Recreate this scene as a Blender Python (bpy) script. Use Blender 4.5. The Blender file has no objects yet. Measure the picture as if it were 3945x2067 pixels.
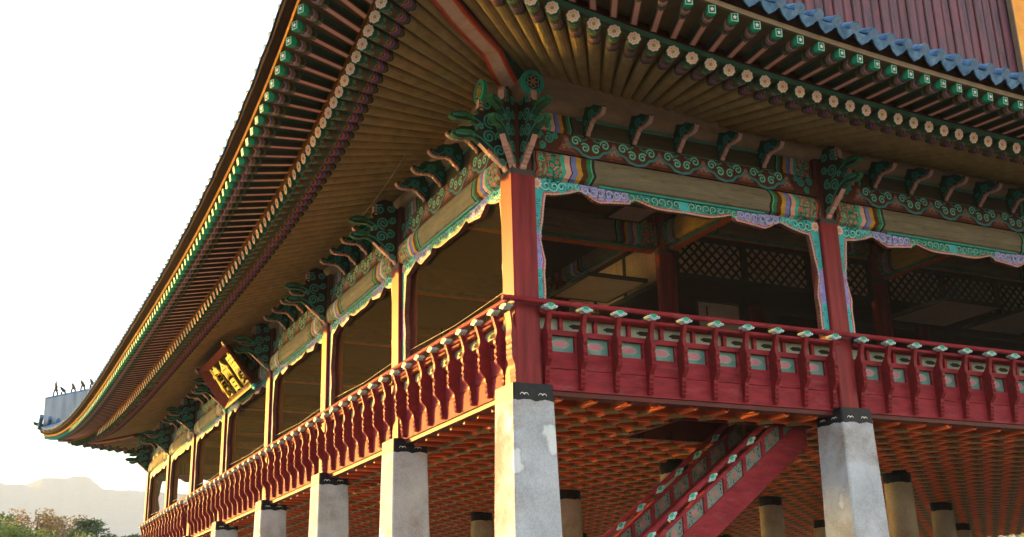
import bpy, bmesh, math, random
from mathutils import Vector, Matrix
random.seed(7)
R_ = math.radians
S = bpy.context.scene
COL = S.collection

# ------------------------------------------------------------------ camera
CAM = Vector((-7.0644, -14.1911, -3.3339))
YAW, PITCH, ROLL = 1.1163, 0.3105, -0.0275
fw = Vector((math.cos(YAW)*math.cos(PITCH), math.sin(YAW)*math.cos(PITCH), math.sin(PITCH)))
rt = Vector((math.sin(YAW), -math.cos(YAW), 0)); up = rt.cross(fw)
r2 = rt*math.cos(ROLL)+up*math.sin(ROLL); u2 = up*math.cos(ROLL)-rt*math.sin(ROLL)
cam_d = bpy.data.cameras.new('camera'); cam = bpy.data.objects.new('camera', cam_d); COL.objects.link(cam)
m = Matrix.Identity(4)
for i in range(3):
    m[i][0] = r2[i]; m[i][1] = u2[i]; m[i][2] = -fw[i]; m[i][3] = CAM[i]
cam.matrix_world = m
cam_d.sensor_width = 36; cam_d.lens = 4449.37/3945*36
cam_d.clip_start = .1; cam_d.clip_end = 8000
S.camera = cam

# ------------------------------------------------------------------ world, sun, exposure
SUN_AZ, SUN_EL = R_(56), R_(10)          # azimuth: from -X towards +Y
tosun = Vector((-math.cos(SUN_EL)*math.cos(SUN_AZ), math.cos(SUN_EL)*math.sin(SUN_AZ), math.sin(SUN_EL)))
W = bpy.data.worlds.new('World'); S.world = W; W.use_nodes = True
nt = W.node_tree
sky = nt.nodes.new('ShaderNodeTexSky'); sky.sky_type = 'NISHITA'; sky.sun_disc = False
sky.sun_elevation = SUN_EL; sky.sun_rotation = math.atan2(tosun.x, tosun.y)
sky.air_density = 1.0; sky.dust_density = 1.5; sky.ozone_density = 1.0
bgn = nt.nodes['Background']; bgn.inputs['Strength'].default_value = 0.15
nt.links.new(sky.outputs[0], bgn.inputs['Color'])
sl = bpy.data.lights.new('sun', 'SUN'); sl.energy = 5.0; sl.angle = R_(.53); sl.color = (1, .54, .065)
so = bpy.data.objects.new('sun', sl); COL.objects.link(so)
so.rotation_euler = (-tosun).to_track_quat('-Z', 'Y').to_euler()
S.view_settings.view_transform = 'Standard'; S.view_settings.look = 'None'
S.view_settings.exposure = 2.2; S.view_settings.gamma = 1
S.cycles.use_denoising = True; S.cycles.sample_clamp_indirect = 0; S.cycles.blur_glossy = 0; S.cycles.caustics_reflective = True
S.cycles.max_bounces = 8; S.cycles.diffuse_bounces = 5; S.cycles.glossy_bounces = 4
S.cycles.transparent_max_bounces = 16; S.cycles.volume_bounces = 1

# ------------------------------------------------------------------ materials
def N(nt, t, **k):
    n = nt.nodes.new(t)
    for a, v in k.items():
        if a.startswith('i_'): n.inputs[int(a[2:])].default_value = v
        else: setattr(n, a, v)
    return n
def new_mat(name):
    mt = bpy.data.materials.new(name); mt.use_nodes = True
    return mt, mt.node_tree, mt.node_tree.nodes['Principled BSDF']
def math_(nt, op, a, b=None, c=None):
    n = nt.nodes.new('ShaderNodeMath'); n.operation = op
    for i, v in enumerate((a, b, c)):
        if v is None: continue
        if isinstance(v, (int, float)): n.inputs[i].default_value = v
        else: nt.links.new(v, n.inputs[i])
    return n.outputs[0]
def mixc(nt, f, a, b, mode='MIX'):
    n = nt.nodes.new('ShaderNodeMix'); n.data_type = 'RGBA'; n.blend_type = mode
    for s, v in ((0, f), (6, a), (7, b)):
        if isinstance(v, (int, float)): n.inputs[s].default_value = v
        elif isinstance(v, tuple): n.inputs[s].default_value = (*v[:3], 1)
        else: nt.links.new(v, n.inputs[s])
    return n.outputs[2]
def ramp(nt, f, stops, interp='LINEAR'):
    n = nt.nodes.new('ShaderNodeValToRGB'); n.color_ramp.interpolation = interp
    e = n.color_ramp.elements
    while len(e) > 1: e.remove(e[-1])
    for i, (p, c) in enumerate(stops):
        el = e[0] if i == 0 else e.new(p)
        el.position = p; el.color = (*c, 1) if len(c) == 3 else c
    nt.links.new(f, n.inputs[0]); return n.outputs[0]
def noise(nt, vec, scale, detail=4, rough=.55):
    n = nt.nodes.new('ShaderNodeTexNoise'); n.inputs['Scale'].default_value = scale
    n.inputs['Detail'].default_value = detail; n.inputs['Roughness'].default_value = rough
    if vec is not None: nt.links.new(vec, n.inputs['Vector'])
    return n.outputs[0]
def coords(nt, which='Object', scale=None):
    c = nt.nodes.new('ShaderNodeTexCoord').outputs[which]
    if scale:
        mp = nt.nodes.new('ShaderNodeMapping'); mp.inputs['Scale'].default_value = scale
        nt.links.new(c, mp.inputs['Vector']); c = mp.outputs[0]
    return c
def world_pos(nt, scale=None):
    c = nt.nodes.new('ShaderNodeNewGeometry').outputs['Position']
    if scale:
        mp = nt.nodes.new('ShaderNodeMapping'); mp.inputs['Scale'].default_value = scale
        nt.links.new(c, mp.inputs['Vector']); c = mp.outputs[0]
    return c
def bump(nt, b, h, strength, dist=.02):
    n = nt.nodes.new('ShaderNodeBump'); n.inputs['Strength'].default_value = strength; n.inputs['Distance'].default_value = dist
    nt.links.new(h, n.inputs['Height']); nt.links.new(n.outputs[0], b.inputs['Normal'])
def paint(name, col, rough=.5, var=.35, scale=(6, 6, 6), wear=None, wear_amt=.5, bmp=.15, spec=.28):
    """old paint on wood: brightness drifts, worn patches, grain"""
    mt, nt, b = new_mat(name)
    p = world_pos(nt, scale)
    n1 = noise(nt, p, 1.0, 5, .6)
    c = ramp(nt, n1, [(.25, tuple(x*(1-var) for x in col)), (.5, col), (.78, tuple(min(1, x*(1+var)) for x in col))])
    if wear:
        n2 = noise(nt, world_pos(nt, tuple(s*.45 for s in scale)), 1.7, 6, .65)
        c = mixc(nt, math_(nt, 'MULTIPLY', ramp(nt, n2, [(.55, (0, 0, 0)), (.72, (1, 1, 1))]), wear_amt), c, wear)
    nt.links.new(c, b.inputs['Base Color'])
    b.inputs['Roughness'].default_value = rough; b.inputs['Specular IOR Level'].default_value = spec
    if bmp: bump(nt, b, noise(nt, world_pos(nt, tuple(s*4 for s in scale)), 1.0, 3), bmp, .01)
    return mt
M = {}
RED = (.27, .03, .036)
M['red_post'] = paint('red post paint', (.22, .022, .027), .42, .5, (9, 9, .8), (.13, .025, .035), .85, .2, .14)
M['red'] = paint('red rail paint', (.25, .025, .036), .6, .4, (3, 3, 11), (.30, .085, .10), .6, .35, .12)
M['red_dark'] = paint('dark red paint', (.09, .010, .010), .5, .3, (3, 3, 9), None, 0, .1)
M['maroon'] = paint('maroon core paint', (.10, .025, .02), .6, .3)
M['white'] = paint('white line paint', (.75, .75, .72), .6, .15)
M['teal'] = paint('turquoise scroll paint', (.02, .30, .25), .5, .3)
M['turq'] = paint('bright turquoise paint', (.04, .47, .54), .5, .25)
M['purple'] = paint('lilac scroll paint', (.32, .32, .72), .5, .25)
M['lilac_dark'] = paint('deep violet paint', (.14, .12, .42), .5, .25)
M['teal_dark'] = paint('dark green paint', (.018, .075, .055), .7, .3, spec=.12)
M['green_leaf'] = paint('leaf green paint', (.025, .16, .055), .5, .3)
M['green'] = paint('bright green paint', (.01, .40, .22), .5, .25)
M['pink'] = paint('salmon pink paint', (.60, .35, .29), .55, .25)
M['pink_dark'] = paint('old rose paint', (.20, .085, .075), .55, .3)
M['petal'] = paint('petal pink paint', (.92, .55, .47), .55, .2)
M['mint'] = paint('mint outline paint', (.50, .85, .70), .55, .15)
M['ochre'] = paint('ochre paint', (.55, .34, .06), .55, .25)
M['orange'] = paint('orange edge paint', (.62, .13, .03), .5, .25)
M['scarlet'] = paint('scarlet paint', (.48, .04, .025), .5, .25)
M['cyan_leaf'] = paint('pale leaf paint', (.52, .72, .75), .5, .2)
M['flesh'] = paint('pale pink beam paint', (.64, .41, .31), .55, .25, (5, 5, 5), (.4, .24, .17), .5)
M['black'] = paint('black paint', (.014, .016, .02), .33, .3, spec=.55)
M['tan'] = paint('bare ochre timber', (.34, .225, .145), .6, .25, (4, 4, 8), (.2, .14, .09), .6)
M['olive'] = paint('olive soffit paint', (.30, .205, .085), .6, .3, (5, 5, 5), (.08, .06, .03), .6)
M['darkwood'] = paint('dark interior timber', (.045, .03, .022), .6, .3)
M['sunlit_strip'] = paint('golden sunlit eave strip', (.21, .085, .014), .85, .3, (3, 3, 3), spec=.06)  # golden sun glow put into the colour of the left and far eave strips
M['pane'] = paint('brown lattice pane', (.80, .55, .33), .7, .2)
M['lattice'] = paint('dark green lattice', (.03, .035, .025), .6, .3)
M['paper'] = paint('old door paper', (.42, .36, .30), .8, .12, (2, 2, 2))
M['greyfloor'] = paint('plank floor', (.09, .05, .03), .5, .3)
M['gold'] = paint('gilded letters', (.95, .72, .05), .35, .05)
M['gold'].node_tree.nodes['Principled BSDF'].inputs['Metallic'].default_value = .35
M['boardblack'] = paint('black sign lacquer', (.018, .011, .008), .85, .2, spec=.05)
M['brick_red'] = paint('carved red sign frame', (.24, .055, .035), .7, .4, (14, 14, 14), spec=.1)
M['orange_board'] = paint('orange gable ornament', (.95, .36, .02), .5, .25, (2, 2, 2), (.98, .65, .1), .9)
M['bronze'] = paint('dark clay figure', (.05, .045, .045), .6, .2)
M['terrace'] = paint('terrace stone', (.24, .22, .19), .8, .2, (1, 1, 1))
M['green_strip'] = paint('green eave strip', (.06, .17, .11), .55, .3, (3, 3, 3))
M['darkred_strip'] = paint('dark red eave strip', (.055, .012, .010), .6, .3)
M['tan_strip'] = paint('eave fascia', (.24, .17, .105), .6, .3, (3, 3, 3))
M['eave_black'] = paint('tile bed', (.022, .012, .010), .95, .3, spec=.03)
M['teal_panel'] = paint('pale teal panel', (.12, .26, .24), .55, .35, (5, 5, 5), (.32, .46, .38), .9)
M['pale_panel'] = paint('grey green panel', (.25, .32, .26), .55, .3, (5, 5, 5), (.4, .44, .34), .8)
M['panel_pink'] = paint('pink lozenge paint', (.50, .20, .25), .55, .2)
M['hole_shade'] = paint('painted cut out shade', (.02, .012, .01), .8, .2)  # flat dark patches, stand in for the shade inside the openings

def mat_plank():
    mt, nt, b = new_mat('weathered gable plank')
    p = world_pos(nt, (3.4, 3, .35)); n1 = noise(nt, p, 2.2, 7, .65)
    c = ramp(nt, n1, [(.3, (.03, .016, .03)), (.47, (.105, .043, .072)), (.6, (.19, .045, .065)), (.75, (.29, .04, .055))])
    n2 = noise(nt, world_pos(nt, (9, 9, 2.5)), 1.3, 4, .6)
    c = mixc(nt, ramp(nt, n2, [(.60, (0, 0, 0)), (.68, (1, 1, 1))]), c, (.05, .02, .036))
    nt.links.new(c, b.inputs['Base Color']); b.inputs['Roughness'].default_value = .6
    bump(nt, b, n1, .4, .02); return mt
M['plank'] = mat_plank()
def mat_tile():
    mt, nt, b = new_mat('blue grey roof tile')
    n1 = noise(nt, world_pos(nt), 7, 6, .65)
    c = ramp(nt, n1, [(.3, (.05, .11, .20)), (.55, (.115, .225, .37)), (.75, (.25, .40, .54))])
    nt.links.new(c, b.inputs['Base Color']); b.inputs['Roughness'].default_value = .55
    bump(nt, b, n1, .3, .02); return mt
M['tile'] = mat_tile(); M['tile'].node_tree.nodes['Principled BSDF'].inputs['Specular IOR Level'].default_value = .1; M['tile'].node_tree.nodes['Principled BSDF'].inputs['Roughness'].default_value = .8
def mat_stone(name, c0, c1, cap=True, inner=False):
    mt, nt, b = new_mat(name)
    oc = coords(nt, 'Object'); wp = world_pos(nt)
    n1 = noise(nt, wp, 1.6, 6, .6); n2 = noise(nt, wp, 40, 3, .6); n3 = noise(nt, wp, .9, 5, .6)
    c = ramp(nt, n1, [(.3, tuple(x*.78 for x in c0)), (.5, c0), (.7, c1)])
    # pale repair patches
    v = nt.nodes.new('ShaderNodeTexVoronoi'); v.feature = 'SMOOTH_F1'; v.inputs['Scale'].default_value = 1.15
    dis = nt.nodes.new('ShaderNodeVectorMath'); dis.operation = 'ADD'
    nn = nt.nodes.new('ShaderNodeTexNoise'); nn.inputs['Scale'].default_value = 3.2; nn.inputs['Detail'].default_value = 3
    nt.links.new(wp, nn.inputs['Vector'])
    sc = nt.nodes.new('ShaderNodeVectorMath'); sc.operation = 'SCALE'; sc.inputs['Scale'].default_value = .35
    nt.links.new(nn.outputs['Color'], sc.inputs[0]); nt.links.new(wp, dis.inputs[0]); nt.links.new(sc.outputs[0], dis.inputs[1])
    nt.links.new(dis.outputs[0], v.inputs['Vector'])
    pm = ramp(nt, v.outputs['Distance'], [(.18, (1, 1, 1)), (.205, (0, 0, 0))])
    c = mixc(nt, math_(nt, 'MULTIPLY', pm, .6), c, tuple(min(1, x*1.45) for x in c1))
    rim = ramp(nt, v.outputs['Distance'], [(.17, (0, 0, 0)), (.195, (1, 1, 1)), (.23, (0, 0, 0))])
    c = mixc(nt, math_(nt, 'MULTIPLY', rim, .35), c, tuple(x*.5 for x in c0))
    # brown water stains
    st = math_(nt, 'MULTIPLY', ramp(nt, n3, [(.52, (0, 0, 0)), (.70, (1, 1, 1))]), .7)
    c = mixc(nt, st, c, (.20, .12, .06))
    c = mixc(nt, .24, c, ramp(nt, n2, [(.3, (.12, .12, .12)), (.7, (.8, .8, .8))]), 'OVERLAY')
    rough = .8
    if cap:
        sep = nt.nodes.new('ShaderNodeSeparateXYZ'); nt.links.new(oc, sep.inputs[0])
        hx = math_(nt, 'ADD', sep.outputs[0], sep.outputs[1])
        wv = math_(nt, 'MULTIPLY', math_(nt, 'ABSOLUTE', math_(nt, 'SINE', math_(nt, 'MULTIPLY', hx, 11.0))), .022)
        wn = math_(nt, 'MULTIPLY', noise(nt, oc, 14, 3), .03)
        zz = math_(nt, 'ADD', math_(nt, 'SUBTRACT', sep.outputs[2], wv), wn)
        f = math_(nt, 'GREATER_THAN', zz, -.232 if not inner else -.36)
        capc = ramp(nt, noise(nt, oc, 9, 4), [(.3, (.006, .009, .015)), (.7, (.017, .022, .033))])
        c = mixc(nt, f, c, capc)
        nt.links.new(math_(nt, 'MULTIPLY_ADD', f, -.47, .8), b.inputs['Roughness'])
    else: b.inputs['Roughness'].default_value = rough
    nt.links.new(c, b.inputs['Base Color']); b.inputs['Specular IOR Level'].default_value = .14
    bump(nt, b, n2, .12, .01); return mt
M['stone'] = mat_stone('grey granite pillar', (.48, .53, .60), (.60, .66, .745))
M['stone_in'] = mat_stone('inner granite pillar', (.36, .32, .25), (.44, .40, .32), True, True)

def uvs(nt):
    uv = nt.nodes.new('ShaderNodeUVMap').outputs[0]
    s = nt.nodes.new('ShaderNodeSeparateXYZ'); nt.links.new(uv, s.inputs[0]); return s.outputs[0], s.outputs[1], uv
def mat_beam(name, plain, length=1.08):
    mt, nt, b = new_mat(name)
    U, V, uv = uvs(nt)
    wob = math_(nt, 'MULTIPLY', math_(nt, 'ABSOLUTE', math_(nt, 'SINE', math_(nt, 'MULTIPLY', V, 9.5))), .035)
    t = math_(nt, 'DIVIDE', math_(nt, 'ADD', U, wob), length*1.02)
    vo = nt.nodes.new('ShaderNodeTexVoronoi'); vo.inputs['Scale'].default_value = 13; nt.links.new(world_pos(nt), vo.inputs['Vector'])
    flower = ramp(nt, vo.outputs['Distance'], [(0, (.6, .3, .22)), (.22, (.55, .12, .08)), (.42, (.05, .32, .24)), (.6, (.03, .12, .08)), (.75, (.5, .28, .22))], 'CONSTANT')
    leaf = ramp(nt, vo.outputs['Distance'], [(0, (.02, .25, .12)), (.3, (.10, .42, .3)), (.5, (.30, .12, .07)), (.7, (.02, .10, .06))], 'CONSTANT')
    c = ramp(nt, t, [(0, (.10, .09, .08)), (.05, (.03, .02, .02)), (.07, (.42, .07, .04)), (.10, (.04, .26, .15)), (.20, (.28, .10, .06)), (.23, (.5, .3, .24)),
                     (.44, (.05, .45, .36)), (.50, (.72, .42, .35)), (.58, (.04, .03, .06)), (.60, (.20, .23, .58)), (.68, (.55, .32, .04)), (.755, (.11, .035, .02)), (.84, (.03, .21, .09)),
                     (.90, (.10, .42, .30)), (.925, (.03, .03, .02)), (.965, plain)], 'CONSTANT')
    z1 = math_(nt, 'MULTIPLY', math_(nt, 'GREATER_THAN', t, .23), math_(nt, 'LESS_THAN', t, .44))
    z2 = math_(nt, 'MULTIPLY', math_(nt, 'GREATER_THAN', t, .10), math_(nt, 'LESS_THAN', t, .20))
    c = mixc(nt, z1, c, flower); c = mixc(nt, z2, c, leaf)
    n1 = noise(nt, world_pos(nt, (2, 2, 9)), 1.4, 6, .65)
    c = mixc(nt, .55, c, ramp(nt, n1, [(.25, (.28, .27, .26)), (.7, (.72, .72, .72))]), 'OVERLAY')
    cr = noise(nt, world_pos(nt, (.5, .5, 16)), .8, 3, .4)
    crk = ramp(nt, cr, [(.495, (0, 0, 0)), (.502, (1, 1, 1)), (.51, (0, 0, 0))])
    c = mixc(nt, math_(nt, 'MULTIPLY', crk, .6), c, (.02, .015, .012))
    nt.links.new(c, b.inputs['Base Color']); b.inputs['Roughness'].default_value = .75; b.inputs['Specular IOR Level'].default_value = .1
    bump(nt, b, n1, .15, .01); return mt
M['beam'] = mat_beam('painted main beam', (.20, .18, .13))
M['tie'] = mat_beam('painted tie beam', (.66, .40, .07), .5)  # bright ochre body imitates golden light falling on these beams
M['board'] = mat_beam('painted frieze board', (.085, .07, .045), .80)
def mat_rafter():
    mt, nt, b = new_mat('painted round rafter')
    U, V, uv = uvs(nt)
    wob = math_(nt, 'MULTIPLY', math_(nt, 'ABSOLUTE', math_(nt, 'SINE', math_(nt, 'MULTIPLY', V, 12.57))), .05)
    t = math_(nt, 'DIVIDE', math_(nt, 'SUBTRACT', U, wob), .75)
    vo = nt.nodes.new('ShaderNodeTexVoronoi'); vo.inputs['Scale'].default_value = 9; nt.links.new(coords(nt, 'Object'), vo.inputs['Vector'])
    motif = ramp(nt, vo.outputs['Distance'], [(0, (.34, .10, .06)), (.2, (.16, .30, .18)), (.38, (.05, .15, .08)), (.55, (.24, .07, .035)), (.7, (.035, .09, .055))], 'CONSTANT')
    c = ramp(nt, t, [(0, (.03, .12, .075)), (.04, (.10, .12, .06)), (.44, (.02, .05, .03)), (.46, (.50, .16, .09)), (.53, (.05, .02, .02)), (.55, (.17, .15, .38)), (.62, (.22, .04, .025)), (.69, (.035, .11, .06)), (.74, (.012, .014, .010)), (.77, (.355, .245, .10))], 'CONSTANT')
    z = math_(nt, 'MULTIPLY', math_(nt, 'GREATER_THAN', t, .05), math_(nt, 'LESS_THAN', t, .44))
    c = mixc(nt, z, c, motif)
    n1 = noise(nt, world_pos(nt, (4, 4, 4)), 1.2, 5, .6)
    c = mixc(nt, .55, c, ramp(nt, n1, [(.25, (.27, .26, .25)), (.7, (.72, .72, .72))]), 'OVERLAY')
    nt.links.new(c, b.inputs['Base Color']); b.inputs['Roughness'].default_value = .6; b.inputs['Specular IOR Level'].default_value = .2
    return mt
M['rafter'] = mat_rafter()
def mat_flying(name, under):
    mt, nt, b = new_mat(name)
    U, V, uv = uvs(nt)
    av = math_(nt, 'ABSOLUTE', math_(nt, 'SUBTRACT', V, .5))
    ch = math_(nt, 'MULTIPLY', av, .10 if under else .06)
    t = math_(nt, 'DIVIDE', math_(nt, 'ADD', U, ch), .8)
    if under:
        mid = mixc(nt, math_(nt, 'GREATER_THAN', av, .33), (.74, .42, .33), (.30, .03, .025))
    else:
        mid = mixc(nt, math_(nt, 'GREATER_THAN', V, .62), (.035, .045, .028), (.04, .13, .085))
    c = ramp(nt, t, [(0, (.02, .40, .24)), (.13, (.03, .16, .10)), (.20, (.04, .03, .02)), (.215, (.45, .07, .05)), (.25, (.62, .45, .38)), (.275, (.16, .17, .42)), (.32, (.40, .21, .05)), (.36, (.06, .05, .03)), (.44, (.10, .15, .09)), (.49, (.02, .02, .015)), (.505, (0, 0, 0))], 'CONSTANT')
    c = mixc(nt, math_(nt, 'GREATER_THAN', t, .505), c, mid)
    n1 = noise(nt, world_pos(nt, (5, 5, 5)), 1.2, 5, .6)
    c = mixc(nt, .4, c, ramp(nt, n1, [(.25, (.3, .3, .3)), (.7, (.7, .7, .7))]), 'OVERLAY')
    nt.links.new(c, b.inputs['Base Color']); b.inputs['Roughness'].default_value = .5
    return mt
M['fly_under'] = mat_flying('painted flying rafter underside', True)
M['fly_side'] = mat_flying('painted flying rafter side', False)
def mat_net(name, cover, col):
    mt, nt, b = new_mat(name)
    wp = world_pos(nt)
    s = nt.nodes.new('ShaderNodeSeparateXYZ'); nt.links.new(wp, s.inputs[0])
    h = math_(nt, 'ADD', s.outputs[0], s.outputs[1])
    def line(x, k): return math_(nt, 'LESS_THAN', math_(nt, 'FRACT', math_(nt, 'MULTIPLY', x, k)), cover)
    a = math_(nt, 'MAXIMUM', line(h, 42.0), line(s.outputs[2], 30.0))
    tr = nt.nodes.new('ShaderNodeBsdfTransparent'); mx = nt.nodes.new('ShaderNodeMixShader')
    nt.links.new(a, mx.inputs[0]); nt.links.new(tr.outputs[0], mx.inputs[1]); nt.links.new(b.outputs[0], mx.inputs[2])
    nt.links.new(mx.outputs[0], nt.nodes['Material Output'].inputs[0])
    b.inputs['Base Color'].default_value = (*col, 1); b.inputs['Roughness'].default_value = .9; b.inputs['Specular IOR Level'].default_value = .1
    return mt
M['net'] = mat_net('bird netting', .10, (.05, .034, .014)); M['net_shaded'] = mat_net('shaded side bird netting', .06, (.03, .024, .018))  # second net is a dimmer copy for the facade in shade

M['ground'] = paint('sandy ground', (.16, .15, .13), .9, .2, (.3, .3, .3))
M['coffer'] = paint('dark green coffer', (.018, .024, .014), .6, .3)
M['rib'] = paint('vermilion ceiling rib', (.44, .058, .015), .42, .3, (3, 3, 3))
M['rib_red'] = paint('orange ceiling fillet', (.64, .115, .022), .4, .3, (3, 3, 3))
M['boss'] = paint('ochre ceiling boss', (.24, .155, .062), .5, .4, (12, 12, 12), (.10, .045, .02), .8)
M['frieze_red'] = paint('frieze red ground', (.20, .07, .05), .6, .3)
M['frieze_pink'] = paint('frieze pink lines', (.42, .26, .21), .6, .25)
M['board_plain'] = paint('dark plain board', (.075, .062, .04), .6, .3, (2, 2, 9))
M['teal_line'] = paint('dull teal line', (.09, .26, .20), .6, .25)
M['frieze'] = paint('frieze dark ground', (.10, .036, .028), .75, .35, (8, 8, 8), (.22, .11, .085), .6, spec=.1)
M['bracket_side'] = paint('dark bracket side', (.035, .028, .022), .55, .3)
M['mint_dull'] = paint('dull mint outline', (.20, .40, .30), .55, .25)
M['red_bal'] = paint('carved red baluster paint', (.20, .017, .022), .48, .3, (8, 8, 8), (.11, .02, .03), .6, .2, .2)
M['blue_line'] = paint('blue outline', (.08, .18, .42), .5, .2)
M['mint_soft'] = paint('pale lozenge halo', (.27, .37, .32), .6, .3)
M['rose'] = paint('rose centre paint', (.55, .16, .13), .55, .2)
M['end_black'] = paint('black end paint', (.02, .03, .03), .5, .2); M['end_white'] = paint('white star paint', (.78, .78, .72), .5, .1)
M['soffit'] = paint('flying eave board', (.14, .095, .05), .6, .3, (3, 3, 3))
M['tile_rel'] = paint('tile relief', (.20, .28, .38), .6, .2)
M['ridge'] = paint('lime plastered ridge', (.36, .40, .44), .8, .3, (3, 3, .6), (.16, .18, .2), .6)
M['cord'] = paint('pale cord', (.45, .38, .26), .7, .1)
M['stair_panel'] = paint('grey green stair panel', (.16, .22, .20), .6, .3, (6, 6, 6))
M['stair_rose'] = paint('stair rose paint', (.5, .14, .12), .5, .25)
M['ochre_rail'] = paint('ochre sign rail', (.42, .20, .05), .5, .3)
M['hill'] = paint('wooded hill', (.16, .18, .13), .95, .35, (.03, .03, .03))
M['bark'] = paint('tree bark', (.10, .07, .05), .9, .3)

# ------------------------------------------------------------------ mesh builder
class MB:
    def __init__(s): s.v = []; s.f = []; s.m = []; s.uv = []; s.mats = []
    def mi(s, k):
        if k not in s.mats: s.mats.append(k)
        return s.mats.index(k)
    def face(s, pts, k, uv=None):
        i0 = len(s.v); s.v += [tuple(p) for p in pts]
        s.f.append(tuple(range(i0, i0+len(pts)))); s.m.append(s.mi(k)); s.uv.append(uv)
    def mesh(s, vs, fs, k, uv=None):
        i0 = len(s.v); s.v += [tuple(p) for p in vs]
        for n, f in enumerate(fs):
            s.f.append(tuple(i0+i for i in f)); s.m.append(s.mi(k[n] if isinstance(k, list) else k)); s.uv.append(uv[n] if uv else None)
    def box(s, T, a0, a1, b0, b1, c0, c1, k):
        vs = [T(a, b, c) for a in (a0, a1) for b in (b0, b1) for c in (c0, c1)]
        s.mesh(vs, [(0, 1, 3, 2), (4, 6, 7, 5), (0, 4, 5, 1), (2, 3, 7, 6), (0, 2, 6, 4), (1, 5, 7, 3)], k)
    def prism(s, T, prof, a0, a1, k, kcap=None):
        """prof: list of 2-tuples; T(p, q, a); extruded from a0 to a1"""
        n = len(prof)
        vs = [T(p, q, a0) for p, q in prof]+[T(p, q, a1) for p, q in prof]
        ks = k if isinstance(k, list) else [k]*n
        s.mesh(vs, [(i, (i+1) % n, n+(i+1) % n, n+i) for i in range(n)], ks)
        s.mesh([T(p, q, a0) for p, q in prof], [tuple(range(n))], kcap or ks[0])
        s.mesh([T(p, q, a1) for p, q in prof], [tuple(range(n))], kcap or ks[0])
    def tube(s, pts, r, k, n=8, caps=True, r1=None):
        pts = [Vector(p) for p in pts]; rings = []
        for i, p in enumerate(pts):
            d = (pts[min(i+1, len(pts)-1)]-pts[max(i-1, 0)]).normalized()
            a = d.orthogonal() if abs(d.z) > .9 else d.cross(Vector((0, 0, 1))); a.normalize(); b = d.cross(a)
            rr = r if r1 is None else r+(r1-r)*i/(len(pts)-1)
            rings.append([p+a*math.cos(t*2*math.pi/n)*rr+b*math.sin(t*2*math.pi/n)*rr for t in range(n)])
        vs = [q for ring in rings for q in ring]; fs = []
        for i in range(len(pts)-1):
            for t in range(n): fs.append((i*n+t, i*n+(t+1) % n, (i+1)*n+(t+1) % n, (i+1)*n+t))
        if caps: fs += [tuple(range(n)), tuple((len(pts)-1)*n+t for t in range(n))]
        s.mesh(vs, fs, k)
    def ribbon(s, T, pts, w, k, a, taper=None):
        """flat painted band along 2-D pts (p,q) at offset a; T(p,q,a)"""
        L, Rr = [], []
        for i, (p, q) in enumerate(pts):
            p0 = pts[max(i-1, 0)]; p1 = pts[min(i+1, len(pts)-1)]
            dx, dy = p1[0]-p0[0], p1[1]-p0[1]; l = math.hypot(dx, dy) or 1
            ww = (w if not taper else w*taper(i/(len(pts)-1)))/2
            L.append(T(p-dy/l*ww, q+dx/l*ww, a)); Rr.append(T(p+dy/l*ww, q-dx/l*ww, a))
        n = len(pts)
        s.mesh(L+Rr, [(i, i+1, n+i+1, n+i) for i in range(n-1)], k)
    def poly(s, T, pts, k, a): s.mesh([T(p, q, a) for p, q in pts], [tuple(range(len(pts)))], k)
    def data(s, name, recalc=True, smooth=False):
        me = bpy.data.meshes.new(name); me.from_pydata(s.v, [], s.f)
        for k in s.mats: me.materials.append(M[k] if isinstance(k, str) else k)
        me.polygons.foreach_set('material_index', s.m)
        if any(u is not None for u in s.uv):
            l = me.uv_layers.new(name='UVMap'); d = l.data
            for p, u in zip(me.polygons, s.uv):
                if u:
                    for li, c in zip(p.loop_indices, u): d[li].uv = c
        if recalc:
            bm = bmesh.new(); bm.from_mesh(me); bmesh.ops.recalc_face_normals(bm, faces=bm.faces); bm.to_mesh(me); bm.free()
        if smooth: me.polygons.foreach_set('use_smooth', [True]*len(me.polygons))
        me.update(); return me
    def build(s, name, parent=None, **k):
        return link(name, s.data(name, **k), parent)
def link(name, me, parent=None, mat=None):
    o = bpy.data.objects.new(name, me); COL.objects.link(o)
    if parent is not None: o.parent = parent
    if mat is not None: o.matrix_world = mat
    return o
def empty(name, loc, label, cat, group=None):
    o = bpy.data.objects.new(name, None); o.location = loc; o.empty_display_size = .2; COL.objects.link(o)
    tag(o, label, cat, group); return o
def tag(o, label=None, cat=None, group=None, kind=None):
    if label: o['label'] = label
    if cat: o['category'] = cat
    if group: o['group'] = group
    if kind: o['kind'] = kind
    return o
def ident(a, b, c): return (a, b, c)
def spiral(cx, cy, r0, r1, a0, turns, n=None):
    n = n or int(16*abs(turns))+6
    return [(cx+math.cos(a0+turns*2*math.pi*i/n)*(r0+(r1-r0)*i/n), cy+math.sin(a0+turns*2*math.pi*i/n)*(r0+(r1-r0)*i/n)) for i in range(n+1)]
def arc(cx, cy, r, a0, a1, n=10): return [(cx+math.cos(a0+(a1-a0)*i/n)*r, cy+math.sin(a0+(a1-a0)*i/n)*r) for i in range(n+1)]
def merge_instances(me, mats):
    out = MB(); names = list(me.materials)
    uvl = me.uv_layers.active.data if me.uv_layers else None
    for mt in mats:
        i0 = len(out.v); out.v += [tuple(mt @ v.co) for v in me.vertices]
        for p in me.polygons:
            out.f.append(tuple(i0+i for i in p.vertices)); out.m.append(out.mi(names[p.material_index]))
            out.uv.append([tuple(uvl[li].uv) for li in p.loop_indices] if uvl else None)
    return out
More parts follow.
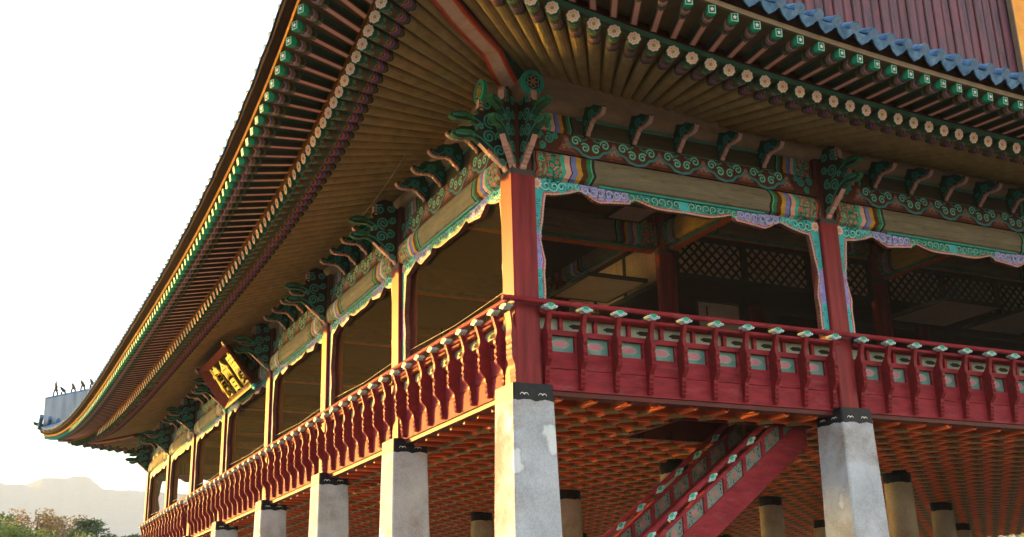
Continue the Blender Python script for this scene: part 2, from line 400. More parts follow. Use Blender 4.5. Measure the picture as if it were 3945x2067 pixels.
def seen_order(mats):
    def key(mt):
        d = mt.translation-CAM; z = d.dot(fw); x = d.dot(r2)/max(z, .01); y = d.dot(u2)/max(z, .01)
        vis = z > 0 and abs(x) < .46 and abs(y) < .25
        return (0 if vis else 1, d.length)
    return sorted(mats, key=key)
def repeat(name, me, mats, parent, subs=(), cap=100):
    """one object per instance (the nearest cap ones in view); the rest as one stuff part"""
    mats = seen_order(mats)
    for mt in mats[:cap]:
        o = link(name, me, parent, mt)
        for sn, sme in subs:
            q = link(sn, sme, o)
    if len(mats) > cap:
        out = merge_instances(me, mats[cap:])
        for sn, sme in subs:
            e = merge_instances(sme, mats[cap:]); i0 = len(out.v); out.v += e.v
            for f, k, u in zip(e.f, e.m, e.uv):
                out.f.append(tuple(i0+i for i in f)); out.m.append(out.mi(e.mats[k])); out.uv.append(u)
        o = out.build(name, parent, recalc=False); o['kind'] = 'stuff'

# ------------------------------------------------------------------ pavilion grid
YL = [0, 4.732, 9.131, 13.947, 19.07, 23.628, 28.15, 32.728]
XR = [5.7*i for i in range(6)]
LX, LY = XR[-1], YL[-1]
class Fac:
    def __init__(s, o, a, n, bays): s.o = Vector(o); s.a = Vector(a); s.n = Vector(n); s.bays = bays; s.L = bays[-1]
    def T(s, u, w, z): return s.o+s.a*u+s.n*w+Vector((0, 0, z))
    def uz(s, w0=0): return lambda u, z, w: s.T(u, w0+w, z)      # plane facing out
    def mat(s, u, w=0, z=0):   # local x = outward, y = along
        m = Matrix.Identity(4)
        yv = Vector((0, 0, 1)).cross(s.n)
        p = s.T(u, w, z)
        for i in range(3): m[i][0] = s.n[i]; m[i][1] = yv[i]; m[i][2] = (0, 0, 1)[i]; m[i][3] = p[i]
        return m
FL = Fac((0, 0, 0), (0, 1, 0), (-1, 0, 0), YL)
FR = Fac((0, 0, 0), (1, 0, 0), (0, -1, 0), XR)
FF = Fac((0, LY, 0), (1, 0, 0), (0, 1, 0), XR)
FE = Fac((LX, 0, 0), (0, 1, 0), (1, 0, 0), YL)
PAV = empty('pavilion', (14.25, 16.36, -4.9), 'large painted timber pavilion on tall grey stone pillars, with red railings and deep eaves', 'pavilion')
PAV_M = PAV.matrix_world.copy()
bpy.context.view_layer.update()
INV = Matrix.Translation((-14.25, -16.36, 4.9))
def part(mb, name, parent=None, **k):
    """world-space mesh linked under the pavilion (or one of its parts)"""
    o = mb.build(name, parent or PAV, **k)
    if parent is None: o.matrix_parent_inverse = INV
    return o
_link = link
def link(name, me, parent=None, mat=None):
    o = bpy.data.objects.new(name, me); COL.objects.link(o)
    if parent is not None:
        o.parent = parent
        if parent is PAV: o.matrix_parent_inverse = INV
    if mat is not None: o.matrix_basis = mat
    return o
# ------------------------------------------------------------------ ground, water, terrace (all below the frame, they throw light up)
def ground():
    mb = MB(); xs = [-6000, -140, -14, 60, 6000]; ys = [-6000, -11.2, 62, 150, 6000]; z = -4.95
    wet = {(1, 1), (2, 1), (1, 2)}
    for i in range(4):
        for j in range(4):
            if (i, j) in wet: continue
            x0, x1, y0, y1 = xs[i], xs[i+1], ys[j], ys[j+1]
            mb.mesh([(x0, y0, z), (x1, y0, z), (x1, y1, z), (x0, y1, z)], [(0, 1, 2, 3)], 'ground')
            for (di, dj, a, b_) in ((-1, 0, (x0, y0), (x0, y1)), (1, 0, (x1, y0), (x1, y1)), (0, -1, (x0, y0), (x1, y0)), (0, 1, (x0, y1), (x1, y1))):
                if (i+di, j+dj) in wet: mb.mesh([(*a, z), (*b_, z), (*b_, -6.5), (*a, -6.5)], [(0, 1, 2, 3)], 'terrace')
    tag(mb.build('ground', recalc=False), 'sandy courtyard ground around the pond', 'ground', kind='structure')
    mw = MB(); mw.mesh([(-140.5, -11.7, -5.75), (60.5, -11.7, -5.75), (60.5, 150.5, -5.75), (-140.5, 150.5, -5.75)], [(0, 1, 2, 3)], 'water')
    tag(mw.build('water', recalc=False), 'still pond water around the pavilion', 'water', kind='structure')
    mt = MB(); mt.box(ident, -2.6, LX+2.6, -2.6, LY+2.6, -6.5, -4.9, 'terrace')
    tag(mt.build('terrace'), 'low cut stone platform in the pond under the pavilion', 'platform', kind='structure')
mt, nt, b = new_mat('pond water'); b.inputs['Base Color'].default_value = (.02, .03, .025, 1); b.inputs['IOR'].default_value = 1.33
b.inputs['Roughness'].default_value = .18
bump(nt, b, noise(nt, world_pos(nt, (1.2, 1.2, 1)), 1.6, 3), .06, .03); M['water'] = mt
ground()

# ------------------------------------------------------------------ stone pillars
def pillar_mesh():
    mb = MB(); ch = .022
    def ring(h, z):
        return [(h-ch, h, z), (h, h-ch, z), (h, -h+ch, z), (h-ch, -h, z), (-h+ch, -h, z), (-h, -h+ch, z), (-h, h-ch, z), (-h+ch, h, z)]
    zs = [0, -.3, -1.2, -2.4, -3.6, -4.9]; vs = []
    for z in zs: vs += ring(.308-.0192*z, z)
    fs = [(i*8+t, i*8+(t+1) % 8, i*8+8+(t+1) % 8, i*8+8+t) for i in range(len(zs)-1) for t in range(8)]
    fs.append(tuple(range(8))); mb.mesh(vs, fs, 'stone'); return mb.data('square pillar')
def brow_mesh():
    """little wing-shaped strokes painted on the black cap"""
    mb = MB()
    for face in range(4):
        a = face*math.pi/2
        def T(p, q, w):
            x, y = .3135+w, p
            return (x*math.cos(a)-y*math.sin(a), x*math.sin(a)+y*math.cos(a), q)
        for c in (-.15, .13):
            pts = arc(c-.03, -.17, .032, math.pi, .25, 6)+arc(c+.03, -.17, .032, math.pi-.25, 0, 6)
            mb.ribbon(T, pts, .010, 'white', .0025, lambda t: .5+1.1*math.sin(math.pi*t))
    return mb.data('cap strokes', recalc=False)
PM, BM = pillar_mesh(), brow_mesh()
pil = []
for x in XR: pil += [(x, 0), (x, LY)]
for y in YL[1:-1]: pil += [(0, y), (LX, y)]
for x, y in pil:
    o = link('stone_pillar', PM, PAV, Matrix.Translation((x, y, 0)))
    if y < 6 or x < 1: link('cap_stroke', BM, o)
def round_pillar():
    mb = MB(); n = 24; zs = [-.09, -.36, -1.5, -3, -4.9]; vs = []
    for z in zs: vs += [(math.cos(t*2*math.pi/n)*(.285-.012*z), math.sin(t*2*math.pi/n)*(.285-.012*z), z) for t in range(n)]
    fs = [(i*n+t, i*n+(t+1) % n, i*n+n+(t+1) % n, i*n+n+t) for i in range(len(zs)-1) for t in range(n)]
    mb.mesh(vs, fs+[tuple(range(n))], 'stone_in'); return mb.data('round pillar', smooth=True)
RM = round_pillar()
for x in XR[1:-1]:
    for y in YL[1:-1]: link('round_pillar', RM, PAV, Matrix.Translation((x-.05, y+.12, 0)))

# ------------------------------------------------------------------ underside: coffered ceiling with stair opening
HX0, HX1, HY0, HY1 = 3.10, 5.60, .78, 2.45
mb = MB()
px = .57; py = LY/62
def seg_outside(a0, a1, lo, hi): return [(a0, lo), (hi, a1)]
# board pieces around the opening
for (x0, x1, y0, y1) in ((0, LX, HY1, LY), (0, LX, 0, HY0), (0, HX0, HY0, HY1), (HX1, LX, HY0, HY1)):
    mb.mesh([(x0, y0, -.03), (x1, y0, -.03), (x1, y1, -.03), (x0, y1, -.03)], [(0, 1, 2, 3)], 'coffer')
def rib(x0, x1, y0, y1, z0, k): mb.box(ident, x0, x1, y0, y1, z0, -.028, k)
for i in range(1, 50):
    x = i*px
    for (y0, y1) in ([(0, HY0), (HY1, LY)] if HX0 < x < HX1 else [(0, LY)]):
        rib(x-.055, x+.055, y0, y1, -.125, 'rib'); rib(x-.028, x+.028, y0, y1, -.15, 'rib_red')
for j in range(1, 62):
    y = j*py
    for (x0, x1) in ([(0, HX0), (HX1, LX)] if HY0 < y < HY1 else [(0, LX)]):
        rib(x0, x1, y-.052, y+.052, -.121, 'rib'); rib(x0, x1, y-.026, y+.026, -.146, 'rib_red')
for i in range(51):
    for j in range(63):
        x, y = i*px, j*py
        if i == 0 or j == 0: continue
        if HX0-.05 < x < HX1+.05 and HY0-.05 < y < HY1+.05: continue
        pts = []
        for t in range(12):
            r = .145 if t % 3 != 1 else .115
            pts.append((x+math.cos(t*math.pi/6+.26)*r, y+math.sin(t*math.pi/6+.26)*r))
        mb.prism(lambda p, q, a: (p, q, a), pts, -.158, -.115, 'boss')
        cx, cy = x+px/2, y+py/2
        if HX0-.3 < cx < HX1+.3 and HY0-.3 < cy < HY1+.3: continue
        pts = [(cx+math.cos(t*math.pi/6)*(.115 if t % 2 else .07), cy+math.sin(t*math.pi/6)*(.115 if t % 2 else .07)) for t in range(12)]
        mb.poly(lambda p, q, a: (p, q, a), pts, 'boss', -.034)
part(mb, 'coffered_ceiling')
mb = MB()   # stair well lining
for (x0, x1, y0, y1) in ((HX0-.05, HX0, HY0, HY1), (HX1, HX1+.05, HY0, HY1), (HX0-.05, HX1+.05, HY0-.05, HY0), (HX0-.05, HX1+.05, HY1, HY1+.05)):
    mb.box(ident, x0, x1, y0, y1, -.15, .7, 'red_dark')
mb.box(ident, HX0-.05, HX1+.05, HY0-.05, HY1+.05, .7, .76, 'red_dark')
part(mb, 'stair_well')
mb = MB(); mb.box(ident, .1, LX-.1, .1, LY-.1, -.022, .03, 'greyfloor')
# keep the opening clear
mb = MB()
for (x0, x1, y0, y1) in ((.1, LX-.1, HY1+.06, LY-.1), (.1, HX0-.06, .1, HY1+.05), (HX1+.06, LX-.1, .1, HY1+.05), (HX0-.06, HX1+.06, .1, HY0-.06)):
    mb.box(ident, x0, x1, y0, y1, -.022, .03, 'greyfloor')
part(mb, 'floor_planks')

# ------------------------------------------------------------------ posts
def post_mesh(h):
    mb = MB(); ch = .018
    ring = [(h-ch, h), (h, h-ch), (h, -h+ch), (h-ch, -h), (-h+ch, -h), (-h, -h+ch), (-h, h-ch), (-h+ch, h)]
    mb.prism(lambda p, q, a: (p, q, a), ring, .0, 3.14, 'red_post')
    r3 = [(p*1.02, q*1.02) for p, q in ring]
    mb.prism(lambda p, q, a: (p, q, a), r3, 3.14, 3.215, 'black')
    r4 = [(p*.86, q*.86) for p, q in ring]
    mb.prism(lambda p, q, a: (p, q, a), r4, 3.215, 4.30, 'maroon')
    return mb.data('post')
PO, POC = post_mesh(.185), post_mesh(.197)
for x, y in pil:
    link('post', POC if (x, y) == (0, 0) else PO, PAV, Matrix.Translation((x, y, 0)))

# ------------------------------------------------------------------ beams between posts
BEAM_P = [(-.12, 3.165), (.10, 3.165), (.165, 3.20), (.205, 3.28), (.215, 3.38), (.205, 3.48), (.165, 3.565), (.10, 3.605), (-.12, 3.605)]
def painted_span(mb, F, u0, u1, prof, k):
    um = (u0+u1)/2; n = len(prof)
    for a, b_ in ((u0, um), (u1, um)):
        ds = [0, abs(um-a)]
        for i in range(n):
            p, q = prof[i], prof[(i+1) % n]; v0, v1 = i/n, (i+1)/n
            mb.face([F.T(a, *p), F.T(b_, *p), F.T(b_, *q), F.T(a, *q)], k, [(ds[0], v0), (ds[1], v0), (ds[1], v1), (ds[0], v1)])
        mb.face([F.T(a, *p) for p in prof], k, [(.02, 0)]*n)
def nak_profile(b):
    """lower edge of the carved frame from the left post to mid-bay"""
    pts = [(.335, 1.22), (.345, 1.45), (.335, 1.67), (.36, 1.85), (.325, 2.01), (.285, 2.21), (.315, 2.39), (.335, 2.48), (.37, 2.76), (.40, 2.91), (.58, 2.93), (.8, 2.985), (.98, 3.05), (1.1, 3.02), (1.19, 2.96), (1.32, 2.905), (1.56, 2.935), (1.86, 2.965), (1.885, 3.04), (2.0, 3.035), (2.18, 2.985), (2.35, 2.95), (2.53, 2.945), (2.85, 2.955)]
    s = (b/2)/2.85
    return [(.34+(u-.34)*((b/2-.34)/2.51) if u > .4 else u, z) for u, z in pts]
def scallop(pts, amp=.012, step=.06):
    out = []
    for (a, b_) in zip(pts[:-1], pts[1:]):
        l = math.hypot(b_[0]-a[0], b_[1]-a[1]); n = max(1, int(round(l/step)))
        dx, dy = (b_[0]-a[0])/l, (b_[1]-a[1])/l
        for i in range(n):
            for f in (0, .5):
                t = (i+f)/n; h = amp if f else 0
                out.append((a[0]+(b_[0]-a[0])*t+dy*h, a[1]+(b_[1]-a[1])*t-dx*h))
    out.append(pts[-1]); return out
def frame_bay(F, u0, b, detail=True):
    """carved and painted frame (nakyang) hung under the beam and down the posts"""
    mb = MB(); w0, w1 = .03, .115
    low = nak_profile(b)
    half = scallop([low[i] for i in range(len(low))], .010, .055)
    def Tm(side): return (lambda u, z, w: F.T(u0+u, w, z)) if side == 0 else (lambda u, z, w: F.T(u0+b-u, w, z))
    for side in (0, 1):
        T = Tm(side)
        top = 3.155
        # plate as quads: legs then head
        leg = [p for p in half if p[0] < .47 and p[1] < 2.895]; head = half[len(leg):]
        def strip(fr, bk, ks, w):
            n = len(fr)
            vs = [T(*p, w) for p in fr]+[T(*p, w) for p in bk]
            mb.mesh(vs, [(i, i+1, n+i+1, n+i) for i in range(n-1)], ks)
        lb = [(.188, p[1]) for p in leg]; hb = [(p[0], top) for p in head]
        hb[0] = (.188, top)
        kl = ['turq' if (z > 2.3 or z < 1.75) else 'purple' for (_, z) in leg[:-1]]
        kh = []
        for (u, z) in head[:-1]:
            f = u*2.85/(b/2)
            kh.append('turq' if f < .95 else 'purple' if f < 1.87 else 'teal' if f < 2.5 else 'turq')
        for w in (w1, w0):
            strip(leg, lb, kl, w); strip(head, hb, kh, w)
            vs = [T(*p, w) for p in (leg[-1], head[0], (.188, top), (.188, leg[-1][1]))]; mb.mesh(vs, [(0, 1, 2, 3)], 'turq')
        n = len(half); vs = [T(*p, w0) for p in half]+[T(*p, w1) for p in half]
        mb.mesh(vs, [(i, i+1, n+i+1, n+i) for i in range(n-1)], 'pink_dark')
        if detail:
            off = [(u-.016, z+.014) for u, z in half]
            mb.ribbon(T, off, .030, 'pink', w1+.003); mb.ribbon(T, [(u-.036, z+.034) for u, z in half], .016, 'scarlet', w1+.004)
            # lotus at the corner
            for k in range(9):
                a = k*2*math.pi/9
                mb.poly(T, [(.255+math.cos(a+t*.35)*r, 3.07+math.sin(a+t*.35)*r) for t, r in ((0, .02), (-1, .065), (0, .095), (1, .065))], 'petal', w1+.006)
            mb.poly(T, arc(.255, 3.07, .04, 0, 2*math.pi, 10)[:-1], 'pink', w1+.009)
            # scrolls along the head and down the leg
            sc = (b/2)/2.85; rnd = random.Random(3)
            for f in [x*.135 for x in range(3, 21)]:
                u = f*sc
                zl = min(p[1] for p in head if abs(p[0]-u) < .14); zc = (zl+.055+top)/2; r = (top-zl-.06)/2
                if r < .02: continue
                k2 = 'mint' if f < .95 else 'cyan_leaf' if f > 1.87 else 'cyan_leaf'
                kd = 'teal_dark' if f < .95 or f > 1.87 else 'lilac_dark'
                mb.poly(T, arc(u, zc, r*1.02, 0, 2*math.pi, 12)[:-1], kd, w1+.002)
                k1 = 'turq' if f < .95 else 'purple' if f < 1.87 else 'teal'
                mb.ribbon(T, spiral(u, zc, r*.95, r*.15, rnd.uniform(0, 6), 1.6), r*.42, k1, w1+.0045)
                mb.ribbon(T, spiral(u, zc, r*.95, r*.2, rnd.uniform(0, 6), .9), r*.10, k2, w1+.0055)
            z = 2.82; i = 0
            while z > 1.3:
                r = .048; u = .255
                kd = 'teal_dark' if (z > 2.3 or z < 1.75) else 'lilac_dark'; k1 = 'turq' if (z > 2.3 or z < 1.75) else 'purple'
                mb.poly(T, arc(u, z, r, 0, 2*math.pi, 10)[:-1], kd, w1+.002)
                mb.ribbon(T, spiral(u, z, r*.95, r*.15, i*2.4, 1.6), r*.45, k1, w1+.0045); z -= .115; i += 1
    return part(mb, 'carved_frame', recalc=False)
def cloud_motif(mb, T, c, w, s=1.0):
    """cluster of turquoise cloud scrolls hanging from the frieze top"""
    pl = [(-.36, .0), (-.36, -.10), (-.30, -.17), (-.20, -.20), (-.13, -.27), (0, -.30), (.13, -.27), (.20, -.20), (.30, -.17), (.36, -.10), (.36, 0)]
    top = 3.94
    mb.poly(T, [(c+x*s, top-.006+z*s) for x, z in pl], 'maroon', w+.003)
    mb.ribbon(T, [(c+x*s, top-.006+z*s) for x, z in pl[1:-1]], .030*s, 'teal', w+.005)
    mb.ribbon(T, [(c+x*s*1.05, top-.006+z*s*1.07) for x, z in pl[1:-1]], .012*s, 'lilac_dark', w+.0045)
    for x, z, r, a, d in ((-.24, -.085, .078, 0, 1.5), (.24, -.085, .078, math.pi, -1.5), (-.09, -.17, .072, 2.5, -1.5), (.09, -.17, .072, .6, 1.5)):
        mb.ribbon(T, spiral(c+x*s, top+z*s, r*s, r*.12*s, a, d), .036*s, 'teal', w+.006)
        mb.ribbon(T, spiral(c+x*s, top+z*s, r*s*1.0, r*.2*s, a, d*.9), .010*s, 'mint', w+.0075)
    for x in (-.12, .12):
        mb.ribbon(T, [(c+x*s-.07*s, top-.025), (c+x*s, top-.06*s), (c+x*s+.07*s, top-.025)], .028*s, 'teal', w+.006)
def tri_motif(mb, T, c, w):
    top = 3.94
    mb.poly(T, [(c-.05, top-.03), (c+.05, top-.03), (c+.07, top-.14), (c+.15, top-.28), (c-.15, top-.28), (c-.07, top-.14)], 'frieze_red', w+.0025)
    for x, z, r in ((0, -.10, .035), (-.05, -.2, .035), (.05, -.2, .035), (0, -.17, .03)):
        mb.ribbon(T, spiral(c+x, top+z, r, r*.2, x*40, 1.2), .014, 'frieze_pink', w+.004)
def beams(F, i, detail):
    u0, u1 = F.bays[i], F.bays[i+1]; b = u1-u0
    mb = MB(); painted_span(mb, F, u0+.17, u1-.17, BEAM_P, 'beam'); o = part(mb, 'main_beam')
    if detail:
        mb = MB(); mb.box(lambda u, w, z: F.T(u, w, z), u0+1.3*min(1, b/5.7), u1-1.3*min(1, b/5.7),   .117, .15, 3.14, 3.172, 'teal'); part(mb, 'beam_fillet', o)
    mb = MB(); B = lambda u, w, z: F.T(u, w, z); T = F.uz()
    mb.box(B, u0+.16, u1-.16, -.10, .14, 3.608, 3.94, 'frieze')
    if detail:
        n = 5 if b > 5.3 else 4; pitch = b/5.7*.83 if b > 5.3 else (b-.9)/n
        c0 = (u0+u1)/2-(n-1)*pitch/2
        cs = [c0+k*pitch for k in range(n)]
        for c in cs: cloud_motif(mb, T, c, .14, min(1.1, pitch/.78))
        for c, dr in ((u0+.42, 1), (u1-.42, -1)):
            for x, z, r, a0, tn in ((-.12, -.09, .07, 0, 1.6), (.05, -.12, .085, 2, -1.6), (-.06, -.235, .06, 4, 1.5), (.17, -.07, .05, 1, 1.4)):
                mb.ribbon(T, spiral(c+x*dr, 3.94+z, r, r*.12, a0 if dr > 0 else math.pi-a0, tn*dr), .032, 'teal', .146)
        for c in [cs[0]-pitch/2]+[x+pitch/2 for x in cs]: tri_motif(mb, T, c, .14)
    part(mb, 'cloud_frieze', recalc=False)
    mb = MB(); painted_span(mb, F, u0+.16, u1-.16, [(-.06, 3.945), (.075, 3.945), (.075, 4.275), (-.06, 4.275)], 'board')
    mb.box(B, u0+1.0, u1-1.0, .075, .10, 3.945, 3.975, 'teal_line'); mb.box(B, u0+1.0, u1-1.0, .075, .10, 4.235, 4.275, 'teal_line')
    part(mb, 'frieze_board')
    return

# ------------------------------------------------------------------ brackets
SMALL = [(.08, 3.95), (.17, 3.95), (.20, 4.0), (.27, 4.05), (.32, 4.11), (.40, 4.135), (.47, 4.12), (.54, 4.125), (.60, 4.12), (.67, 4.15), (.70, 4.215), (.66, 4.255), (.59, 4.235), (.55, 4.25), (.53, 4.31), (.45, 4.36), (.33, 4.37), (.22, 4.42), (.08, 4.42)]
def small_bracket():
    mb = MB(); h = .032; T = lambda w, z, u: (w, u, z)
    n = len(SMALL); ks = ['maroon', 'pink']+['pink']*8+['teal']*(n-10)
    low = scallop(SMALL[1:11], .012, .07); prof = [SMALL[0]]+low+SMALL[11:]
    ks = ['maroon']+['pink']*(len(low)-1)+['teal_dark']*(len(SMALL)-10)
    mb.prism(T, prof, -h, h, ks[:len(prof)]+['maroon']*(len(prof)-len(ks)), 'teal_dark')
    for s in (-1, 1):
        a = s*(h+.003)
        mb.ribbon(T, [(w-.006, z+.012) for w, z in low], .022, 'pink', a)
        mb.ribbon(T, [(w-.014, z+.030) for w, z in low], .014, 'scarlet', a*1.02)
        mb.ribbon(T, spiral(.36, 4.25, .085, .012, 2.2, 1.9), .024, 'teal', a*1.03)
        mb.ribbon(T, [(.44, 4.22), (.5, 4.17), (.58, 4.175), (.64, 4.21)], .026, 'teal', a*1.03)
        mb.ribbon(T, [(.30, 4.18), (.22, 4.10), (.15, 4.05)], .022, 'teal', a*1.03)
        mb.ribbon(T, spiral(.17, 4.16, .05, .01, 0, 1.4), .018, 'teal', a*1.03)
    return mb.data('small bracket')
BIG = [(.02, 3.21), (.19, 3.22), (.23, 3.28), (.36, 3.38), (.51, 3.50), (.62, 3.60), (.70, 3.655), (.80, 3.66), (.90, 3.63), (.98, 3.635), (1.06, 3.675), (1.04, 3.735), (.93, 3.775), (.80, 3.765), (.71, 3.76), (.64, 3.82), (.65, 3.89), (.74, 3.93), (.86, 3.93), (.98, 3.925), (1.09, 3.965), (1.06, 4.02), (.94, 4.065), (.82, 4.07), (.70, 4.03), (.63, 4.06), (.66, 4.13), (.62, 4.18), (.62, 4.30), (.56, 4.38), (.42, 4.45), (.28, 4.42), (.19, 4.30), (.02, 4.30)]
def big_bracket(grow=1.0, tongues_up=False):
    mb = MB(); h = .046; T = lambda w, z, u: (.19+(w-.19)*grow, u, z)
    low = scallop(BIG[1:5], .010, .07); rest = BIG[5:]
    prof = [BIG[0]]+low+rest
    ks = ['maroon']+['pink']*len(low)
    for (w, z) in rest:
        ks.append('green_leaf' if w > .66 else 'pink' if (w > .6 and z > 4.1) else 'teal_dark')
    mb.prism(T, prof, -h, h, ks[:len(prof)], 'bracket_side')
    for s in (-1, 1):
        a = s*(h+.003)
        mb.ribbon(T, [(w-.010, z+.014) for w, z in low], .030, 'pink', a)
        mb.ribbon(T, [(w-.026, z+.042) for w, z in low], .018, 'scarlet', a*1.01)
        for w, z, r, a0, tn in ((.30, 3.52, .10, 5, 1.7), (.47, 3.72, .11, 3.5, -1.8), (.30, 3.78, .085, 1, 1.5), (.44, 3.98, .12, 4.5, 1.9), (.26, 4.06, .075, 0, -1.5), (.50, 4.24, .095, 2, -1.7), (.30, 4.28, .08, 2, 1.5), (.26, 3.36, .06, 3, 1.4), (.60, 3.86, .05, 0, 1.2)):
            mb.ribbon(T, spiral(w, z, r, r*.12, a0, tn), .034, 'teal', a*1.02)
            mb.ribbon(T, spiral(w, z, r, r*.3, a0, tn*.8), .009, 'mint_dull', a*1.04)
        mb.ribbon(T, [(.33, 3.46), (.47, 3.58), (.60, 3.68), (.72, 3.72), (.88, 3.70), (1.0, 3.70)], .03, 'teal', a*1.03)
        mb.ribbon(T, [(.55, 3.90), (.68, 3.97), (.82, 4.0), (.95, 3.99), (1.05, 3.98)], .028, 'teal', a*1.03)
        for k in range(4):
            z = 4.14+k*.058
            mb.ribbon(T, [(.555, z), (.615, z+.008)], .036, 'pink', a*1.03)
    # leaf tongues swell sideways
    for base, tip, zt in (((.70, 3.72), (1.07, 3.70), .06), ((.70, 3.98), (1.10, 3.99), .07)):
        for s in (-1, 1):
            pts = []
            for t in range(7):
                f = t/6; w = base[0]+(tip[0]-base[0])*f
                pts.append((w, base[1]+(tip[1]-base[1])*f+.03*math.sin(f*math.pi), h+.02*math.sin(f*math.pi)))
            vs = [T(w, z-.05*(1-f_), s*u) for f_, (w, z, u) in zip([i/6 for i in range(7)], pts)]+[T(w, z+.05*(1-f_), s*u) for f_, (w, z, u) in zip([i/6 for i in range(7)], pts)]
            mb.mesh(vs, [(i, i+1, 8+i, 7+i) for i in range(6)], 'green_leaf')
    return mb.data('post bracket')
SB, BB, BBD = small_bracket(), big_bracket(), big_bracket(1.05)
def small_us(F, i):
    u0, u1 = F.bays[i], F.bays[i+1]; b = u1-u0
    if b > 5.3: return [u0+1.14+.83*k for k in range(5)]
    return [u0+b*(x/4.73) for x in (1.05, 1.81, 2.57, 3.32)]

# ------------------------------------------------------------------ railing
BAL = [(0, 0), (.055, 0), (.075, .03), (.062, .055), (.085, .09), (.07, .12), (.09, .16), (.075, .19), (.095, .23), (.10, .28), (.135, .33), (.175, .37), (.195, .42), (.18, .455), (.20, .50), (.185, .535), (.195, .58), (.175, .615), (.20, .66), (.205, .71), (.185, .76), (.175, .80), (.18, .88), (.205, .97), (.235, 1.06), (.165, 1.06), (.135, .96), (.10, .89), (.055, .835), (0, .80)]
def baluster():
    mb = MB(); mb.prism(lambda w, z, u: (w, u, z), BAL, -.034, .034, 'red_bal')
    # carved relief lines on both cheeks
    for s in (-1, 1):
        T = lambda w, z, u: (w, u, z)
        mb.ribbon(T, spiral(.10, .60, .055, .012, 1, 1.4), .012, 'red_dark', s*.0365)
        mb.ribbon(T, spiral(.11, .44, .045, .01, 3, -1.3), .011, 'red_dark', s*.0365)
        mb.ribbon(T, [(.05, .06), (.055, .2), (.07, .32)], .010, 'red_dark', s*.0365)
    return mb.data('baluster')
def lotus():
    """lotus-leaf block holding the handrail"""
    mb = MB(); T = lambda u, z, w: (w, u, z)
    pr = [(-.095, .03), (-.115, .055), (-.10, .068), (-.075, .066), (-.06, .085), (-.03, .098), (.03, .098), (.06, .085), (.075, .066), (.10, .068), (.115, .055), (.095, .03), (.06, .035), (.03, .012), (0, .002), (-.03, .012), (-.06, .035)]
    mb.prism(T, pr, -.055, .055, 'cyan_leaf')
    g = [(-.058, .084), (-.03, .098), (.03, .098), (.058, .084), (.04, .055), (0, .035), (-.04, .055)]
    for s in (-1, 1):
        mb.poly(T, g, 'green', s*.0585)
        mb.ribbon(T, [(-.095, .045), (-.06, .052), (-.03, .03), (0, .018), (.03, .03), (.06, .052), (.095, .045)], .008, 'blue_line', s*.058)
    return mb.data('lotus block')
BA, LO = baluster(), lotus()
WB = .13
def bal_us(F, i):
    u0, u1 = F.bays[i], F.bays[i+1]
    if F is FR or F is FF:
        return [u0+(.272 if i == 0 else .249)+k*((5.376-.272)/9) for k in range(10)]
    n = max(8, int(round((u1-u0)/.585))); return [.225+.585*k for k in range(60) if u0+.02 < .225+.585*k < u1+.02 and abs(.225+.585*k-u0) > .12 and abs(.225+.585*k-u1) > .12]
def railing(F, i, full=True):
    u0, u1 = F.bays[i], F.bays[i+1]; B = lambda u, w, z: F.T(u, w, z); T = F.uz()
    mb = MB(); a, c = u0+.16, u1-.16
    e0 = -.46 if (F is FR and i == 0) else u0-.0; e1 = u1
    if F is FL and i == 0: e0 = -.36
    mb.tube([B(e0, .336, 1.184), B(e1, .336, 1.184)], .040, 'red', 10)
    mb.tube([B(u0+.15, .26, 1.055), B(u1-.15, .26, 1.055)], .030, 'red', 8)
    mb.box(B, a, c, .075, .155, 1.02, 1.085, 'red'); mb.box(B, a, c, .075, .155, .765, .84, 'red')
    us = bal_us(F, i)
    for u in us: mb.box(B, u-.07, u+.07, .085, .128, .535, .766, 'red')
    edges = [a]+us+[c]
    for p, q in zip(us[:-1], us[1:]): mb.box(B, (p+q)/2-.028, (p+q)/2+.028, .085, .148, .84, 1.02, 'red')
    mb.box(B, a, c, .07, .132, .286, .53, 'red'); mb.box(B, a, c, .07, .128, -.03, .278, 'red')
    mb.box(B, a, c, -.14, .10, -.10, -.034, 'red_dark')
    o = part(mb, 'railing')
    if not full: return
    mb = MB(); mb.box(B, a, c, .06, .082, .84, 1.02, 'pale_panel')
    for k, (p, q) in enumerate(zip([us[0]-.57]+us, us+[us[-1]+.57])):
        m_ = (p+q)/2+.28
        if not (a+.15 < m_ < c-.15): continue
        pts = [(-.15, 0), (-.12, .018), (-.10, .016), (-.085, .034), (.085, .034), (.10, .016), (.12, .018), (.15, 0), (.12, -.018), (.10, -.016), (.085, -.034), (-.085, -.034), (-.10, -.016), (-.12, -.018)]
        mb.poly(T, [(m_+x*.85, .93+z) for x, z in pts], 'hole_shade', .0845)
    part(mb, 'upper_panel', o)
    mb = MB(); mb.box(B, a, c, .06, .084, .53, .766, 'teal_panel')
    for p, q in zip([us[0]-.57]+us, us+[us[-1]+.57]):
        m_ = (p+q)/2
        if not (a+.12 < m_ < c-.12): continue
        pts = [(-.13, 0), (-.09, .035), (-.05, .05), (.05, .05), (.09, .035), (.13, 0), (.09, -.035), (.05, -.05), (-.05, -.05), (-.09, -.035)]
        mb.poly(T, [(m_+x*1.22, .655+z*1.25) for x, z in pts], 'mint_soft', .0865)
        mb.poly(T, [(m_+x, .655+z*.9) for x, z in pts], 'panel_pink', .089)
    part(mb, 'lozenge_panel', o)
    for u in us:
        link('baluster', BA, o, F.mat(u, WB, 0)); link('lotus_block', LO, o, F.mat(u, .335, 1.062))
